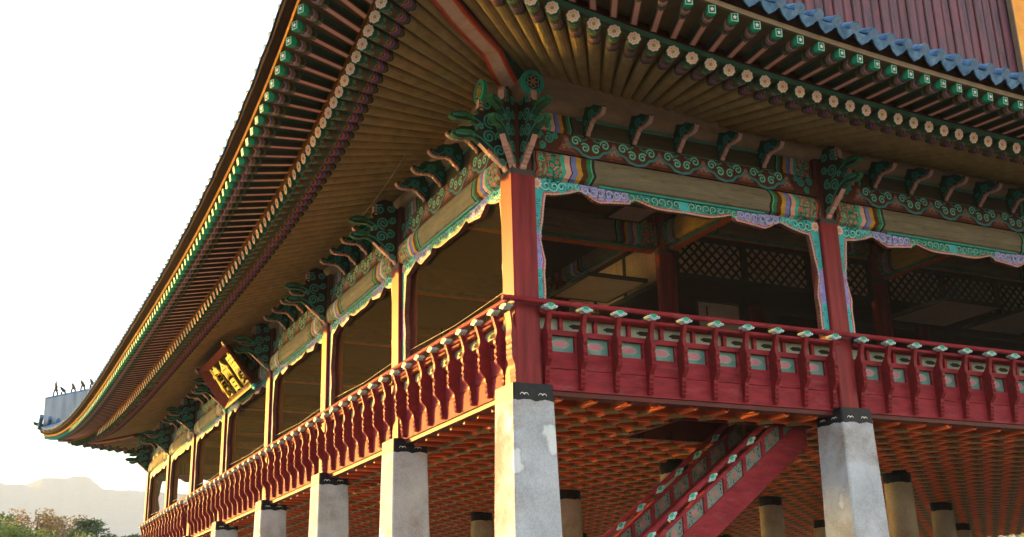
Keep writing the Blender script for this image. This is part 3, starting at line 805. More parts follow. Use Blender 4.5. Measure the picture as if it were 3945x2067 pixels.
# ------------------------------------------------------------------ assemble the two seen facades (and the plain far ones)
for F in (FL, FR):
    for i in range(len(F.bays)-1):
        full = F is FL or i < 3
        beams(F, i, F is FL or i < 3); frame_bay(F, F.bays[i], F.bays[i+1]-F.bays[i], F is FL or i < 3); railing(F, i, full)
        if full:
            for u in small_us(F, i): link('small_bracket', SB, PAV, F.mat(u))
    for k, u in enumerate(F.bays):
        if F is FL or k < 4: link('post_bracket', BB, PAV, F.mat(u))
for F in (FF, FE):
    for i in range(len(F.bays)-1):
        beams(F, i, False); railing(F, i, False)
        if F is FF and i < 2: frame_bay(F, F.bays[i], F.bays[i+1]-F.bays[i], False)
    if F is FF:
        for u in F.bays[:3]: link('post_bracket', BB, PAV, F.mat(u))
def rotz(o, n):
    n = Vector(n).normalized(); y = Vector((0, 0, 1)).cross(n); m = Matrix.Identity(4)
    for i in range(3): m[i][0] = n[i]; m[i][1] = y[i]; m[i][2] = (0, 0, 1)[i]; m[i][3] = o[i]
    return m
link('corner_bracket', BBD, PAV, rotz((0, 0, 0), (-1, -1, 0)))
link('corner_bracket', BBD, PAV, rotz((0, LY, 0), (-1, 1, 0)))
# thick corner baluster in front of the corner post
mb = MB(); prof = [(.17+w*.42, z) for w, z in BAL if True]
mb.prism(lambda w, z, u: (-w-.02, u, z), [(max(.17, w), z*.98) for w, z in prof], -.21, -.03, 'red_bal'); oo = part(mb, 'corner_baluster')
link('lotus_block', LO, PAV, FL.mat(-.12, .30, 1.068))

# ------------------------------------------------------------------ eaves
PZ = 4.45
EAVE = {'L': dict(E=(2.312, .505, 3.97, .709), B=(3.274, .53, 4.019, 1.021)), 'R': dict(E=(2.275, .542, 3.991, .688), B=(3.23, .574, 4.14, .90))}
class Eave:
    def __init__(s, F, key): s.F = F; s.L = F.L; s.p = EAVE[key]; s.mid = s.L/2
    def dz(s, which, u):
        d0, a, z0, b = s.p[which]; t = abs(u-s.mid)/(s.mid+d0+a); t = min(t, 1.06)
        return d0+a*t**3, z0+b*t**4
    def pt(s, which, u, dw=0, dzv=0):
        d, z = s.dz(which, u); return s.F.T(u, d+dw, z+dzv)
    def ends(s, which): d = s.p[which][0]+s.p[which][1]; return -d, s.L+d
    FAN = 3.45
    def ray(s, uE):
        """plan ray of a rafter: returns base u on the wall line and function u(d)"""
        d, z = s.dz('E', uE); c = s.FAN
        if uE < c: P = c
        elif uE > s.L-c: P = s.L-c
        else: return uE, lambda dd: uE
        f = lambda dd: P+(uE-P)*(dd+c)/(d+c)
        return f(0), f
    def bpoint(s, uE):
        ub, f = s.ray(uE); dd = s.p['B'][0]
        for _ in range(4): u = f(dd); dd, z = s.dz('B', u)
        return f(dd), dd, z
    def wedge(s, u):
        x = min(u, s.L-u)
        return .27 if x < .2 else .27*max(0, 1-((x-.2)/3.4))**.9 if x < 3.6 else 0
def sweep(E, which, prof, k, n=150, ext=0.0, wfun=None):
    mb = MB(); a, b = E.ends(which); a -= ext; b += ext; m_ = len(prof); vs = []
    for i in range(n+1):
        x = i/n; x = .5-.5*math.cos(math.pi*x) if True else x
        u = a+(b-a)*x; d, z = E.dz(which, u)
        # mitre: points beyond shrink along u at the ends
        for (dw, dzv) in prof:
            t = (u-E.mid)/((b-a)/2); uu = u+(dw*t**9 if abs(t) > .5 else 0)
            vs.append(E.F.T(uu, d+dw, z+dzv))
    fs = [(i*m_+j, i*m_+(j+1) % m_, (i+1)*m_+(j+1) % m_, (i+1)*m_+j) for i in range(n) for j in range(m_)]
    fs += [tuple(range(m_)), tuple(n*m_+j for j in range(m_))]
    mb.mesh(vs, fs, k); return mb
RL = 5.0
def rafter_mesh(l):
    mb = MB(); n = 14; xs = [0, .05, .2, .4, .6, .8, 1.5, 3, l]
    rad = lambda x: .094+.003*min(1, x/1.2)
    for i in range(len(xs)-1):
        for t in range(n):
            q = []; uv = []
            for (x, tt) in ((xs[i], t), (xs[i], t+1), (xs[i+1], t+1), (xs[i+1], t)):
                a = tt*2*math.pi/n; q.append((x, math.cos(a)*rad(x), math.sin(a)*rad(x))); uv.append((x, tt/n))
            mb.face(q, 'rafter', uv)
    return mb.data('round rafter', recalc=True)
def rosette():
    """painted flower on the rafter end"""
    mb = MB(); T = lambda p, q, a: (-a, p, q)
    mb.poly(T, arc(0, 0, .092, 0, 2*math.pi, 20)[:-1], 'teal_dark', .001)
    for k in range(8):
        a = k*math.pi/4+.2
        mb.poly(T, [(math.cos(a)*(.057)+x, math.sin(a)*(.057)+y) for x, y in arc(0, 0, .034, a, a+2*math.pi, 10)[:-1]], 'mint', .003+.0002*k)
    for k in range(8):
        a = k*math.pi/4+.2
        mb.poly(T, [(math.cos(a)*.057+x, math.sin(a)*.057+y) for x, y in arc(0, 0, .027, a, a+2*math.pi, 10)[:-1]], 'petal', .006+.0002*k)
        mb.poly(T, [(math.cos(a)*.050+x, math.sin(a)*.050+y) for x, y in arc(0, 0, .0075, 0, 2*math.pi, 6)[:-1]], 'rose', .0085)
    mb.poly(T, arc(0, 0, .023, 0, 2*math.pi, 12)[:-1], 'ochre', .0095)
    return mb.data('rosette', recalc=False)
def fly_mesh(l):
    mb = MB(); w, h = .052, .062; xs = [0, .1, .2, .3, .45, 1.0, l]
    sec = [(-w, -h), (w, -h), (w, h), (-w, h)]
    for i in range(len(xs)-1):
        for s in range(4):
            p, q = sec[s], sec[(s+1) % 4]
            k = 'fly_under' if s == 0 else 'fly_side'
            v0, v1 = (0, 1) if s in (0, 1) else (1, 0)
            if s == 2: v0, v1 = 1, 1
            mb.face([(xs[i], *p), (xs[i], *q), (xs[i+1], *q), (xs[i+1], *p)], k, [(xs[i], v0), (xs[i], v1), (xs[i+1], v1), (xs[i+1], v0)])
    mb.face([(0, *p) for p in sec], 'green'); return mb.data('flying rafter')
def fly_end():
    mb = MB(); T = lambda p, q, a: (-a, p, q)
    mb.poly(T, [(-.035, -.044), (.035, -.044), (.035, .044), (-.035, .044)], 'end_black', .002)
    for k in range(5):
        a = k*2*math.pi/5+math.pi/2
        mb.poly(T, [(0, -.002), (math.cos(a-.5)*.017, math.sin(a-.5)*.02), (math.cos(a)*.029, math.sin(a)*.034), (math.cos(a+.5)*.017, math.sin(a+.5)*.02)], 'end_white', .004)
    mb.ribbon(T, [(-.043, -.052), (.043, -.052), (.043, .052), (-.043, .052), (-.043, -.052)], .006, 'mint', .002)
    return mb.data('end star', recalc=False)
def axis_mat(p, q, zup=(0, 0, 1)):
    x = (Vector(q)-Vector(p)).normalized(); y = Vector(zup).cross(x).normalized(); z = x.cross(y); m = Matrix.Identity(4)
    for i in range(3): m[i][0] = x[i]; m[i][1] = y[i]; m[i][2] = z[i]; m[i][3] = p[i]
    return m
RME, ROS, FME, FEN = rafter_mesh(RL), rosette(), fly_mesh(1.75), fly_end()
EL, ER, EF = Eave(FL, 'L'), Eave(FR, 'R'), Eave(FF, 'R')
raf, fly = [], []
for E in (EL, ER, EF):
    a, b = E.ends('E'); n = int(round((b-a)/.318))
    if E is EF: us = [a+(b-a)*(k+.5)/n for k in range(18)]
    else: us = [a+(b-a)*(k+.5)/n for k in range(n)]
    soff = []
    for u in us:
        d, z = E.dz('E', u); ub, f = E.ray(u)
        e = E.F.T(u, d, z); base = E.F.T(ub, 0, PZ+.17+E.wedge(ub)+.092)
        raf.append(axis_mat(e, base))
        bu, bd, bz = E.bpoint(u)
        be = E.F.T(bu, bd, bz); k = E.F.T(u, d, z+.235)
        fly.append(axis_mat(be, k))
    # boards above rafters and flying rafters
    mb = MB(); rows = []
    nn = 120 if E is not EF else 40
    for i in range(nn+1):
        u = a+(b-a)*(.5-.5*math.cos(math.pi*i/nn)) if E is not EF else a+(b-a)*.25*i/nn
        d, z = E.dz('E', u); ub, f = E.ray(u); bu, bd, bz = E.bpoint(u)
        base = E.F.T(ub, 0, PZ+.17+E.wedge(ub)+.092); e = E.F.T(u, d, z); inn = base+(base-e)*.45
        rows.append([inn+Vector((0, 0, .075)), base+Vector((0, 0, .06)), e+Vector((0, 0, .085)), E.F.T(u, d, z+.29), E.F.T(bu, bd, bz+.055)])
    w_ = len(rows[0])
    mb.mesh([p for r in rows for p in r], [(i*w_+j, i*w_+j+1, (i+1)*w_+j+1, (i+1)*w_+j) for i in range(nn) for j in range(w_-1)], ['olive', 'olive', 'darkred_strip', 'soffit']*nn)
    part(mb, 'eave_soffit', recalc=False)
    n_ = 150 if E is not EF else 60
    part(sweep(E, 'E', [(-.06, .088), (.012, .088), (.012, .165), (-.06, .165)], 'green_strip' if E is ER else 'sunlit_strip', n_), 'eave_strip')
    part(sweep(E, 'E', [(-.05, .166), (.05, .166), (.05, .20), (-.05, .20)], 'darkred_strip' if E is ER else 'sunlit_strip', n_), 'eave_strip')
    part(sweep(E, 'B', [(-.10, .064), (.035, .064), (.045, .135), (-.10, .135)], 'tan_strip' if E is ER else 'sunlit_strip', n_), 'fascia')
    bed = [(-.08, .136), (.055, .136), (.11, .215), (-.08, .215)]
    if E is not ER: bed = [(-.08, .136), (.045, .136), (.165, .195), (.18, .315), (.14, .335), (-.08, .25)]  # extra dark lip, added to stand in for a shaded tile edge
    part(sweep(E, 'B', bed, 'eave_black', n_), 'tile_bed')
for o in bpy.data.objects:
    if o.name.startswith('eave_soffit'):
        for i, mt_ in enumerate(o.data.materials): pass
repeat('rafter', RME, raf, PAV, [('rafter_flower', ROS)])
repeat('flying_rafter', FME, fly, PAV, [('end_star', FEN)])
# purlins on the wall line with round flowered ends, wedges under the fanned rafters
def purlin(p, q, name='purlin'):
    mb = MB(); mb.tube([p, q], .172, 'tan', 20); return part(mb, name, smooth=False)
pl = purlin((0, -.60, PZ), (0, LY+.60, PZ)); pr = purlin((-.60, 0, PZ), (LX+.6, 0, PZ)); pf = purlin((-.60, LY, PZ), (LX+.6, LY, PZ))
def purlin_end(parent, o, n, s=1):
    mb = MB(); n = Vector(n); a = Vector((0, 0, 1)).cross(n)
    T = lambda p, q, w: Vector(o)+a*p+Vector((0, 0, q))+n*w
    mb.prism(T, arc(0, 0, .187, 0, 2*math.pi, 24)[:-1], -.06, .003, 'green')
    mb.ribbon(T, arc(0, 0, .145, 0, 2*math.pi, 24), .05, 'teal', .006)
    mb.poly(T, arc(0, 0, .123, 0, 2*math.pi, 24)[:-1], 'teal_dark', .005)
    for k in range(6):
        t = k*math.pi/3+.5
        mb.ribbon(T, arc(math.cos(t)*.068, math.sin(t)*.068, .034, 0, 2*math.pi, 10), .012, 'frieze_pink' if s else 'ochre', .008)
        mb.ribbon(T, spiral(math.cos(t)*.068, math.sin(t)*.068, .022, .004, t, 1.2), .008, 'black' if s else 'ochre', .009)
    mb.poly(T, arc(0, 0, .024, 0, 2*math.pi, 10)[:-1], 'ochre', .009)
    part(mb, 'purlin_end', parent)
purlin_end(pl, (0, -.602, PZ), (0, -1, 0)); purlin_end(pr, (-.602, 0, PZ), (-1, 0, 0), 0); purlin_end(pf, (-.602, LY, PZ), (-1, 0, 0), 0); purlin_end(pl, (0, LY+.602, PZ), (0, 1, 0))
for E in (EL, ER, EF):
    for flip in (0, 1):
        if flip and E is not EL: continue
        mb = MB(); us = [.14+.29*k for k in range(13)]; vs = []
        for u in us:
            h = E.wedge(u); uu = E.L-u if flip else u
            vs += [E.F.T(uu, .165, PZ+.02), E.F.T(uu, .165, PZ+.17+h), E.F.T(uu, -.06, PZ+.17+h), E.F.T(uu, -.06, PZ+.02)]
        fs = [(i*4+j, i*4+(j+1) % 4, i*4+4+(j+1) % 4, i*4+4+j) for i in range(12) for j in range(4)]+[(0, 1, 2, 3)]
        mb.mesh(vs, fs, 'tan'); part(mb, 'rafter_wedge')
# hip rafters (chunyeo) with a raised second timber above
def hip(c, d2):
    c = Vector((c[0], c[1], 0)); d2 = Vector((d2[0], d2[1], 0)).normalized()*math.sqrt(2); s_ = Vector((0, 0, 1)).cross(d2).normalized()
    def T(d, z, a): return c+d2*d+s_*a+Vector((0, 0, z))
    mb = MB(); lo = [(-2, 5.2), (.12, 4.50), (.45, 4.60), (.70, 4.715), (1.1, 4.655), (1.6, 4.60), (2.1, 4.60), (2.6, 4.70), (2.97, 4.86)]
    upz = [(3.03, 5.18), (2.1, 5.05), (1.0, 5.12), (.1, 5.30), (-2, 6.0)]
    n = len(lo)
    mb.prism(T, lo+upz, -.155, .155, ['hip_under']*(n-1)+['teal_dark']*6, 'teal_dark')
    h = .1555
    for s in (-1, 1):
        mb.ribbon(T, [(x, z+.025) for x, z in lo[1:]], .05, 'scarlet', s*(h+.002))
        for k in range(6):
            mb.ribbon(T, spiral(.4+k*.42, 4.86, .10, .02, k, 1.6), .03, 'teal', s*(h+.003))
    # borders painted along the underside
    for e, w, k, off in ((.138, .034, 'scarlet', .003), (.108, .026, 'orange', .0025)):
        for s in (-1, 1):
            vs = []
            for x, z in lo[1:]: vs += [T(x, z-off, s*(e-w/2)), T(x, z-off, s*(e+w/2))]
            mb.mesh(vs, [(i*2, i*2+1, i*2+3, i*2+2) for i in range(n-2)], k)
    o = part(mb, 'hip_rafter')
    mb = MB(); lo = [(1.4, 5.05), (2.6, 5.05), (3.3, 5.18), (3.8, 5.38), (4.16, 5.585)]; upz = [(4.2, 5.72), (3.6, 5.5), (2.6, 5.35), (1.4, 5.3)]
    mb.prism(T, lo+upz, -.12, .12, 'hip_under', 'teal_dark')
    part(mb, 'hip_tip', o)
M['hip_under'] = M['flesh']
hip((0, 0), (-1, -1)); hip((0, LY), (-1, 1))

# ------------------------------------------------------------------ tiles
def round_tile():
    mb = MB(); r = .082; n = 14; pts = []
    for x0, x1, rr in ((0, .05, r*1.06), (.05, .9, r)):
        vs = []
        for x in (x0, x1): vs += [(x, math.cos(t*2*math.pi/n)*rr, math.sin(t*2*math.pi/n)*rr) for t in range(n)]
        mb.mesh(vs, [(t, (t+1) % n, n+(t+1) % n, n+t) for t in range(n)]+[tuple(range(n)), tuple(range(n, 2*n))], 'tile')
    T = lambda p, q, a: (-a, p, q)
    mb.ribbon(T, arc(0, 0, .055, 0, 2*math.pi, 14), .010, 'tile_rel', .004)
    for k in range(5):
        a = k*2*math.pi/5; mb.ribbon(T, arc(math.cos(a)*.028, math.sin(a)*.028, .015, 0, 2*math.pi, 8), .006, 'tile_rel', .004)
    return mb.data('round eave tile')
def drip_tile():
    mb = MB(); T = lambda p, q, a: (a, p, q)
    top = [(.155*math.cos(t), .02-.055*math.sin(t)) for t in [math.pi*k/8 for k in range(9)]]
    bot = [(-.155, -.02), (-.135, -.075), (-.095, -.125), (-.05, -.155), (0, -.185), (.05, -.155), (.095, -.125), (.135, -.075), (.155, -.02)]
    mb.prism(T, [(p, q) for p, q in top]+bot, -.012, .014, 'tile')
    vs = []
    for x in (0, .8): vs += [(x, .155*math.cos(t), .02-.055*math.sin(t)-.0) for t in [math.pi*k/8 for k in range(9)]]+[(x, .155*math.cos(t), -.004-.055*math.sin(t)) for t in [math.pi*k/8 for k in range(9)]]
    mb.mesh(vs, [(i, i+1, 18+i+1, 18+i) for i in range(8)]+[(9+i, 9+i+1, 27+i+1, 27+i) for i in range(8)], 'tile')
    return mb.data('drip eave tile')
RT, DT = round_tile(), drip_tile()
rts, dts = [], []
SL = .43
for E in (EL, ER, EF):
    a, b = E.ends('B'); a -= .22; b += .22; n = int(round((b-a)/.325))
    rng = range(n+1) if E is not EF else range(20)
    for k in rng:
        u = a+(b-a)*k/n; d, z = E.dz('B', u); inn = -E.F.n
        ux = (E.mid-u)/(E.L/2) if abs(u-E.mid) > E.mid else 0
        dirv = (inn+Vector((0, 0, SL)))
        p = E.F.T(u, d+(.23 if E is ER else .15), z+(.305 if E is ER else .352)); rts.append(axis_mat(p, p+dirv))
        if k < n and E is ER:
            u2_ = u+(b-a)/n/2; d, z = E.dz('B', u2_); d2, z2 = E.dz('B', u2_+.05); tilt = (z2-z)/.05
            p = E.F.T(u2_, d+.21, z+.29); mm = axis_mat(p, p+dirv)
            dts.append(mm @ Matrix.Rotation(.0, 4, 'X'))
repeat('round_tile', RT, rts, PAV); repeat('drip_tile', DT, dts, PAV)
# roof planes behind the eave edge (hip and gable)
GY = 2.2
def roof_plane(E, hipd, topz, top):
    mb = MB(); rows = []; nu, nv = 160, 14
    a, b = E.ends('B'); a -= .2; b += .2
    for i in range(nu+1):
        u = a+(b-a)*i/nu; d, z = E.dz('B', u); row = []
        # inner point: hip lines run at 45 degrees from the corners
        ui = min(max(u, hipd), E.L-hipd)
        for j in range(nv+1):
            f = j/nv; uu = u+(ui-u)*f; ww = (d+.20)+(-hipd-(d+.20))*f
            z0 = z+.25; zz = z0+(topz-z0)*(f**1.12)
            zz += .045*(.5+.5*math.cos(2*math.pi*(u-a)/.325))*(1-f*.3)
            row.append(E.F.T(uu, ww, zz))
        rows.append(row)
    w_ = nv+1
    mb.mesh([p for r in rows for p in r], [(i*w_+j, i*w_+j+1, (i+1)*w_+j+1, (i+1)*w_+j) for i in range(nu) for j in range(nv)], 'tile')
    if top:
        y0, y1, xr, zr = GY+.05, LY-GY-.05, LX/2, 14.6
        mb.mesh([(hipd, y0, topz), (hipd, y1, topz), (xr, y1, zr), (xr, y0, zr), (LX-hipd, y1, topz), (LX-hipd, y0, topz)], [(0, 1, 2, 3), (3, 2, 4, 5)], 'tile')
    part(mb, 'roof_slope', recalc=False)
roof_plane(EL, GY, 7.45, True); roof_plane(ER, GY, 7.45, False); roof_plane(EF, GY, 7.45, False)
EE = Eave(FE, 'L'); roof_plane(EE, GY, 7.45, False)
# east gable: upright planks under sloping barge boards, orange centre ornament
mb = MB(); xs = GY+.1; k = 0; w = .265
while xs < LX-GY-.1:
    xe = xs+w; xm = (xs+xe)/2; zt = 7.3+7.3*(1-abs(xm-LX/2)/(LX/2-GY)); jit = .012*math.sin(k*2.3)
    mb.box(ident, xs+.008, xe-.008, GY-.03+jit, GY+.04, 6.7, zt+.1, 'plank'); mb.box(ident, xe-.022, xe+.022, GY-.045, GY-.02, 6.7, zt, 'darkred_strip')  # dark strips over the joints paint in the shadow edges
    xs = xe; k += 1
g = part(mb, 'gable_planks')
mb = MB()
for s in (-1, 1):
    p = [(LX/2+s*(LX/2-GY+.6), 7.0), (LX/2+s*(LX/2-GY+.6), 7.55), (LX/2, 15.2), (LX/2, 14.4)]
    mb.prism(lambda p_, q, a: (p_, a, q), p, GY-.32, GY-.24, 'red_dark')
part(mb, 'barge_board', g)
mb = MB(); mb.box(ident, 13.98, 14.55, GY-.20, GY-.07, 7.2, 14.2, 'orange_board'); mb.box(ident, 13.945, 13.98, GY-.20, GY-.07, 7.2, 14.2, 'tan_strip')
part(mb, 'gable_ornament', g)
# hip ridge at the far corner: plastered wall of tiles
mb = MB()
def Tr(d, z, a):
    s_ = Vector((1, 1, 0)).normalized()
    return Vector((-d, LY+d, z))+s_*a
mb.prism(Tr, [(3.80, 5.50), (3.82, 6.60), (2.2, 6.78), (0, 7.4), (-2, 8.6), (-2, 7.0), (1.5, 5.9)], -.16, .16, 'ridge')
for (d0, z0), (d1, z1) in (((3.86, 6.62), (2.2, 6.80)), ((2.2, 6.80), (0, 7.42)), ((0, 7.42), (-2, 8.62))):
    mb.tube([Tr(d0, z0, 0), Tr(d1, z1, 0)], .10, 'tile', 8)
part(mb, 'hip_ridge')
# same kind of ridge over the near corner (above the frame)
mb = MB()
def Tr2(d, z, a): return Vector((-d, -d, z))+Vector((1, -1, 0)).normalized()*a
mb.prism(Tr2, [(3.80, 5.50), (3.82, 6.60), (2.2, 6.78), (0, 7.4), (-2, 8.6), (-2, 7.0), (1.5, 5.9)], -.16, .16, 'ridge'); part(mb, 'hip_ridge')

mb = MB()
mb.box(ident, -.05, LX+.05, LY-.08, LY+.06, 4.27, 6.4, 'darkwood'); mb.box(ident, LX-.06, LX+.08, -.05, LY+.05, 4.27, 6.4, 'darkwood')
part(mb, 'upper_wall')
# ------------------------------------------------------------------ inside the hall
mb = MB(); n = 16
def round_post():
    m_ = MB(); m_.tube([(0, 0, -.02), (0, 0, 5.6)], .20, 'red_post', 18); m_.tube([(0, 0, 4.1), (0, 0, 4.18)], .208, 'black', 18); return m_.data('inner post', smooth=False)
IP = round_post()
for x in XR[1:-1]:
    for y in YL[1:-1]: link('inner_post', IP, PAV, Matrix.Translation((x, y, 0)))
TIE = [(-.17, 4.22), (.17, 4.22), (.20, 4.30), (.20, 4.62), (.15, 4.72), (-.15, 4.72), (-.20, 4.62), (-.20, 4.30)]
class Span:   # painted tie beam between two plan points
    def __init__(s, p, q):
        s.p = Vector((*p, 0)); s.d = (Vector((*q, 0))-s.p).normalized(); s.n = Vector((s.d.y, -s.d.x, 0)); s.l = (Vector((*q, 0))-s.p).length
    def T(s, u, w, z): return s.p+s.d*u+s.n*w+Vector((0, 0, z))
def tie(p, q, lo=0):
    m_ = MB(); s = Span(p, q); painted_span(m_, s, .22, s.l-.24, [(w, z-lo) for w, z in TIE], 'tie' if abs(s.d.y) > .5 and lo == 0 else 'beam')  # only beams running along y take the gold-lit colour
    m_.box(lambda u, w, z: s.T(u, w, z), .3, s.l-.3, -.10, .10, 4.16-lo, 4.205-lo, 'teal'); m_.box(lambda u, w, z: s.T(u, w, z), .3, s.l-.3, -.085, .085, 4.13-lo, 4.158-lo, 'orange')
    part(m_, 'tie_beam')
for y in YL[1:-1]: tie((0, y), (XR[1], y))
for x in XR[1:-1]: tie((x, 0), (x, YL[1]))
for i in range(1, 4): tie((XR[i], YL[1]), (XR[i+1], YL[1]), -.5)
for j in range(1, 6): tie((XR[1], YL[j]), (XR[1], YL[j+1]), -.5)
def lattice(p, q, z0, z1, nm='lattice_transom'):
    m_ = MB(); s = Span(p, q); a, b_ = .24, s.l-.24
    B = lambda u, w, z: s.T(u, w, z)
    n_ = 3; T = lambda u, z, w: s.T(u, w, z)
    for k in range(n_+1):
        u = a+(b_-a)*k/n_; m_.box(B, u-.06, u+.06, -.05, .05, z0, z1, 'lattice')
    for z in (z0, z1): m_.box(B, a, b_, -.055, .055, z-.05, z+.05, 'lattice')
    st = .23
    for k in range(n_):
        ua, ub = a+(b_-a)*k/n_+.06, a+(b_-a)*(k+1)/n_-.06; h = z1-z0-.1; zb = z0+.05
        c = -h
        while c < ub-ua:
            # diagonal bars both ways, clipped to the panel
            for sgn in (1, -1):
                t0 = max(0, -c); t1 = min(h, ub-ua-c)
                if t1-t0 > .05:
                    if sgn == 1: pts = [(ua+c+t0, zb+t0), (ua+c+t1, zb+t1)]
                    else: pts = [(ua+c+t0, zb+h-t0), (ua+c+t1, zb+h-t1)]
                    for w in (-.012, .012): m_.ribbon(T, pts, .045, 'lattice', w*(1 if sgn == 1 else .8))
            c += st
    m_.mesh([s.T(a, -.04, z0), s.T(b_, -.04, z0), s.T(b_, -.04, z1), s.T(a, -.04, z1)], [(0, 1, 2, 3)], 'pane')
    part(m_, nm, recalc=False)
for i in range(1, 4): lattice((XR[i], YL[1]), (XR[i+1], YL[1]), 3.72, 4.58)
for j in range(1, 4): lattice((XR[1], YL[j]), (XR[1], YL[j+1]), 3.6, 4.58)
# papered doors lifted and hung level under the beams, others standing folded
def slab(x0, x1, y0, y1, z0, z1, nm):
    m_ = MB(); m_.box(ident, x0, x1, y0, y1, z0, z1, 'paper')
    e = .05
    for (a0, a1, b0, b1) in ((x0-e, x0, y0-e, y1+e), (x1, x1+e, y0-e, y1+e), (x0, x1, y0-e, y0), (x0, x1, y1, y1+e)): m_.box(ident, a0, a1, b0, b1, z0-.012, z1+.02, 'lattice')
    part(m_, nm)
slab(11.56, 13.22, 3.02, 4.68, 3.28, 3.33, 'lifted_door'); slab(13.9, 15.6, 3.02, 4.68, 3.28, 3.33, 'lifted_door')
slab(4.0, 5.3, 4.95, 6.5, 3.55, 3.60, 'lifted_door'); slab(4.13, 4.85, 3.62, 4.34, 4.60, 4.64, 'lifted_door'); slab(3.9, 5.4, 9.4, 11.0, 3.55, 3.60, 'lifted_door')
def leaf(p, q, z0, z1):
    m_ = MB(); s = Span(p, q); B = lambda u, w, z: s.T(u, w, z)
    m_.box(B, .04, s.l-.04, -.012, .012, z0+.04, z1-.04, 'paper')
    for (a, b_, c, d) in ((0, s.l, z0, z0+.04), (0, s.l, z1-.04, z1), (0, .04, z0+.04, z1-.04), (s.l-.04, s.l, z0+.04, z1-.04)): m_.box(B, a, b_, -.022, .022, c, d, 'darkwood')
    m_.tube([B(s.l*.22, .03, z1-.32), B(s.l*.22, .03, z1-.12)], .016, 'black', 8)
    o = part(m_, 'door_leaf')
leaf((6.35, 4.70), (7.45, 4.70), 1.0, 3.22); leaf((12.2, 4.70), (12.7, 4.70), .8, 2.6); leaf((5.72, 5.3), (5.72, 6.6), 1.0, 3.05)
# high sill walls and dark ceiling of the inner rooms
m_ = MB()
for i in range(1, 4): m_.box(ident, XR[i]+.21, XR[i+1]-.21, YL[1]+.02, YL[1]+.08, -.02, .9, 'red_dark')
for j in range(1, 6): m_.box(ident, XR[1]+.02, XR[1]+.08, YL[j]+.21, YL[j+1]-.21, -.02, .9, 'red_dark')
part(m_, 'sill_wall')
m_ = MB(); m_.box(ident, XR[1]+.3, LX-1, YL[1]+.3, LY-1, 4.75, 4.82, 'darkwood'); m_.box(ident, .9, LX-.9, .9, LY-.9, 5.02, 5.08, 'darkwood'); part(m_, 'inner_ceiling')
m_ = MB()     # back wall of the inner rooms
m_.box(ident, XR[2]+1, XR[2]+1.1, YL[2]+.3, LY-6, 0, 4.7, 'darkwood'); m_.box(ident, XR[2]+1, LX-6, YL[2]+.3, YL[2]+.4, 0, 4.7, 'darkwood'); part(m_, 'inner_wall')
# fine bird netting stretched in the openings
for F, rng in ((FL, range(7)), (FR, range(3))):
    for i in rng:
        a, b_ = F.bays[i]+.19, F.bays[i+1]-.19
        z0, z1 = 1.10, 3.15
        m_ = MB(); m_.mesh([F.T(a, .0, z0), F.T(b_, .0, z0), F.T(b_, .0, z1), F.T(a, .0, z1)], [(0, 1, 2, 3)], 'net' if F is FL else 'net_shaded')
        if F is FL: m_.tube([F.T(a, .012, z0+.45), F.T((a+b_)/2, .012, z0+.40), F.T(b_, .012, z0+.47)], .006, 'cord', 5)
        part(m_, 'bird_net', recalc=False)

# ------------------------------------------------------------------ staircase down from the hall
def stair_side(y, nm):
    def T(x, z, w): return Vector((x, y+w, z))
    sl = .306/.40
    zl = lambda x, off: off+(x-4.484)*sl
    m_ = MB(); x0, x1 = -1.1, 5.58
    m_.prism(T, [(x0, zl(x0, -1.268)), (x1, zl(x1, -1.268)), (x1, zl(x1, -.785)), (x0, zl(x0, -.785))], -.05, .05, 'red')
    o = part(m_, nm)
    m_ = MB(); m_.tube([(x0, y, zl(x0, -.335)), (x1, y, zl(x1, -.335))], .042, 'red', 10); part(m_, 'handrail', o)
    m_ = MB(); m_.prism(T, [(x0, zl(x0, -.525)), (x1, zl(x1, -.525)), (x1, zl(x1, -.465)), (x0, zl(x0, -.465))], -.04, .04, 'red')
    k = -13
    while 4.484+.40*k < x1:
        x = 4.484+.40*k+.2; 
        if x < x1-.05: m_.prism(T, [(x-.035, zl(x-.035, -.785)), (x+.035, zl(x+.035, -.785)), (x+.035, zl(x+.035, -.525)), (x-.035, zl(x-.035, -.525))], -.038, .038, 'red')
        k += 1
    part(m_, 'guard_frame', o)
    for k in range(-13, 4):
        xc = 4.484+.40*k; 
        if xc+.17 > x1 or xc < x0+.2: continue
        m_ = MB(); xa, xb = xc-.16, xc+.16
        m_.prism(T, [(xa, zl(xa, -.785)), (xb, zl(xb, -.785)), (xb, zl(xb, -.525)), (xa, zl(xa, -.525))], -.012, .012, 'stair_panel')
        cz = zl(xc, -.655); rnd = random.Random(k)
        for w in (-.0145, .0145):
            for t in range(8):
                a = t*math.pi/4
                m_.poly(T, [(xc+math.cos(a+q)*r, cz+math.cos(a+q)*r*sl*.55+math.sin(a+q)*r) for q, r in ((0, .012), (-.35, .045), (0, .062), (.35, .045))], 'stair_rose', w)
            for t in range(26):
                x = rnd.uniform(xa+.02, xb-.02); z = zl(x, -.655)+rnd.uniform(-.11, .11)
                if abs(x-xc) < .07 and abs(z-cz) < .08: continue
                a = rnd.uniform(0, 3); m_.ribbon(T, [(x-.012*math.cos(a), z-.018*math.sin(a)), (x+.012*math.cos(a), z+.018*math.sin(a))], .012, 'hole_shade', w)
        part(m_, 'pierced_panel', o, recalc=False)
        mt_ = Matrix.Translation((xc, y, zl(xc, -.445))) @ Matrix.Rotation(-math.atan(sl), 4, 'Y') @ Matrix.Rotation(math.pi/2, 4, 'Z') @ Matrix.Diagonal((.9, .95, 1.05, 1))
        link('lotus_block', LO, o, mt_)
    return o
stair_side(.85, 'stair_guard'); stair_side(2.36, 'stair_guard')
m_ = MB()
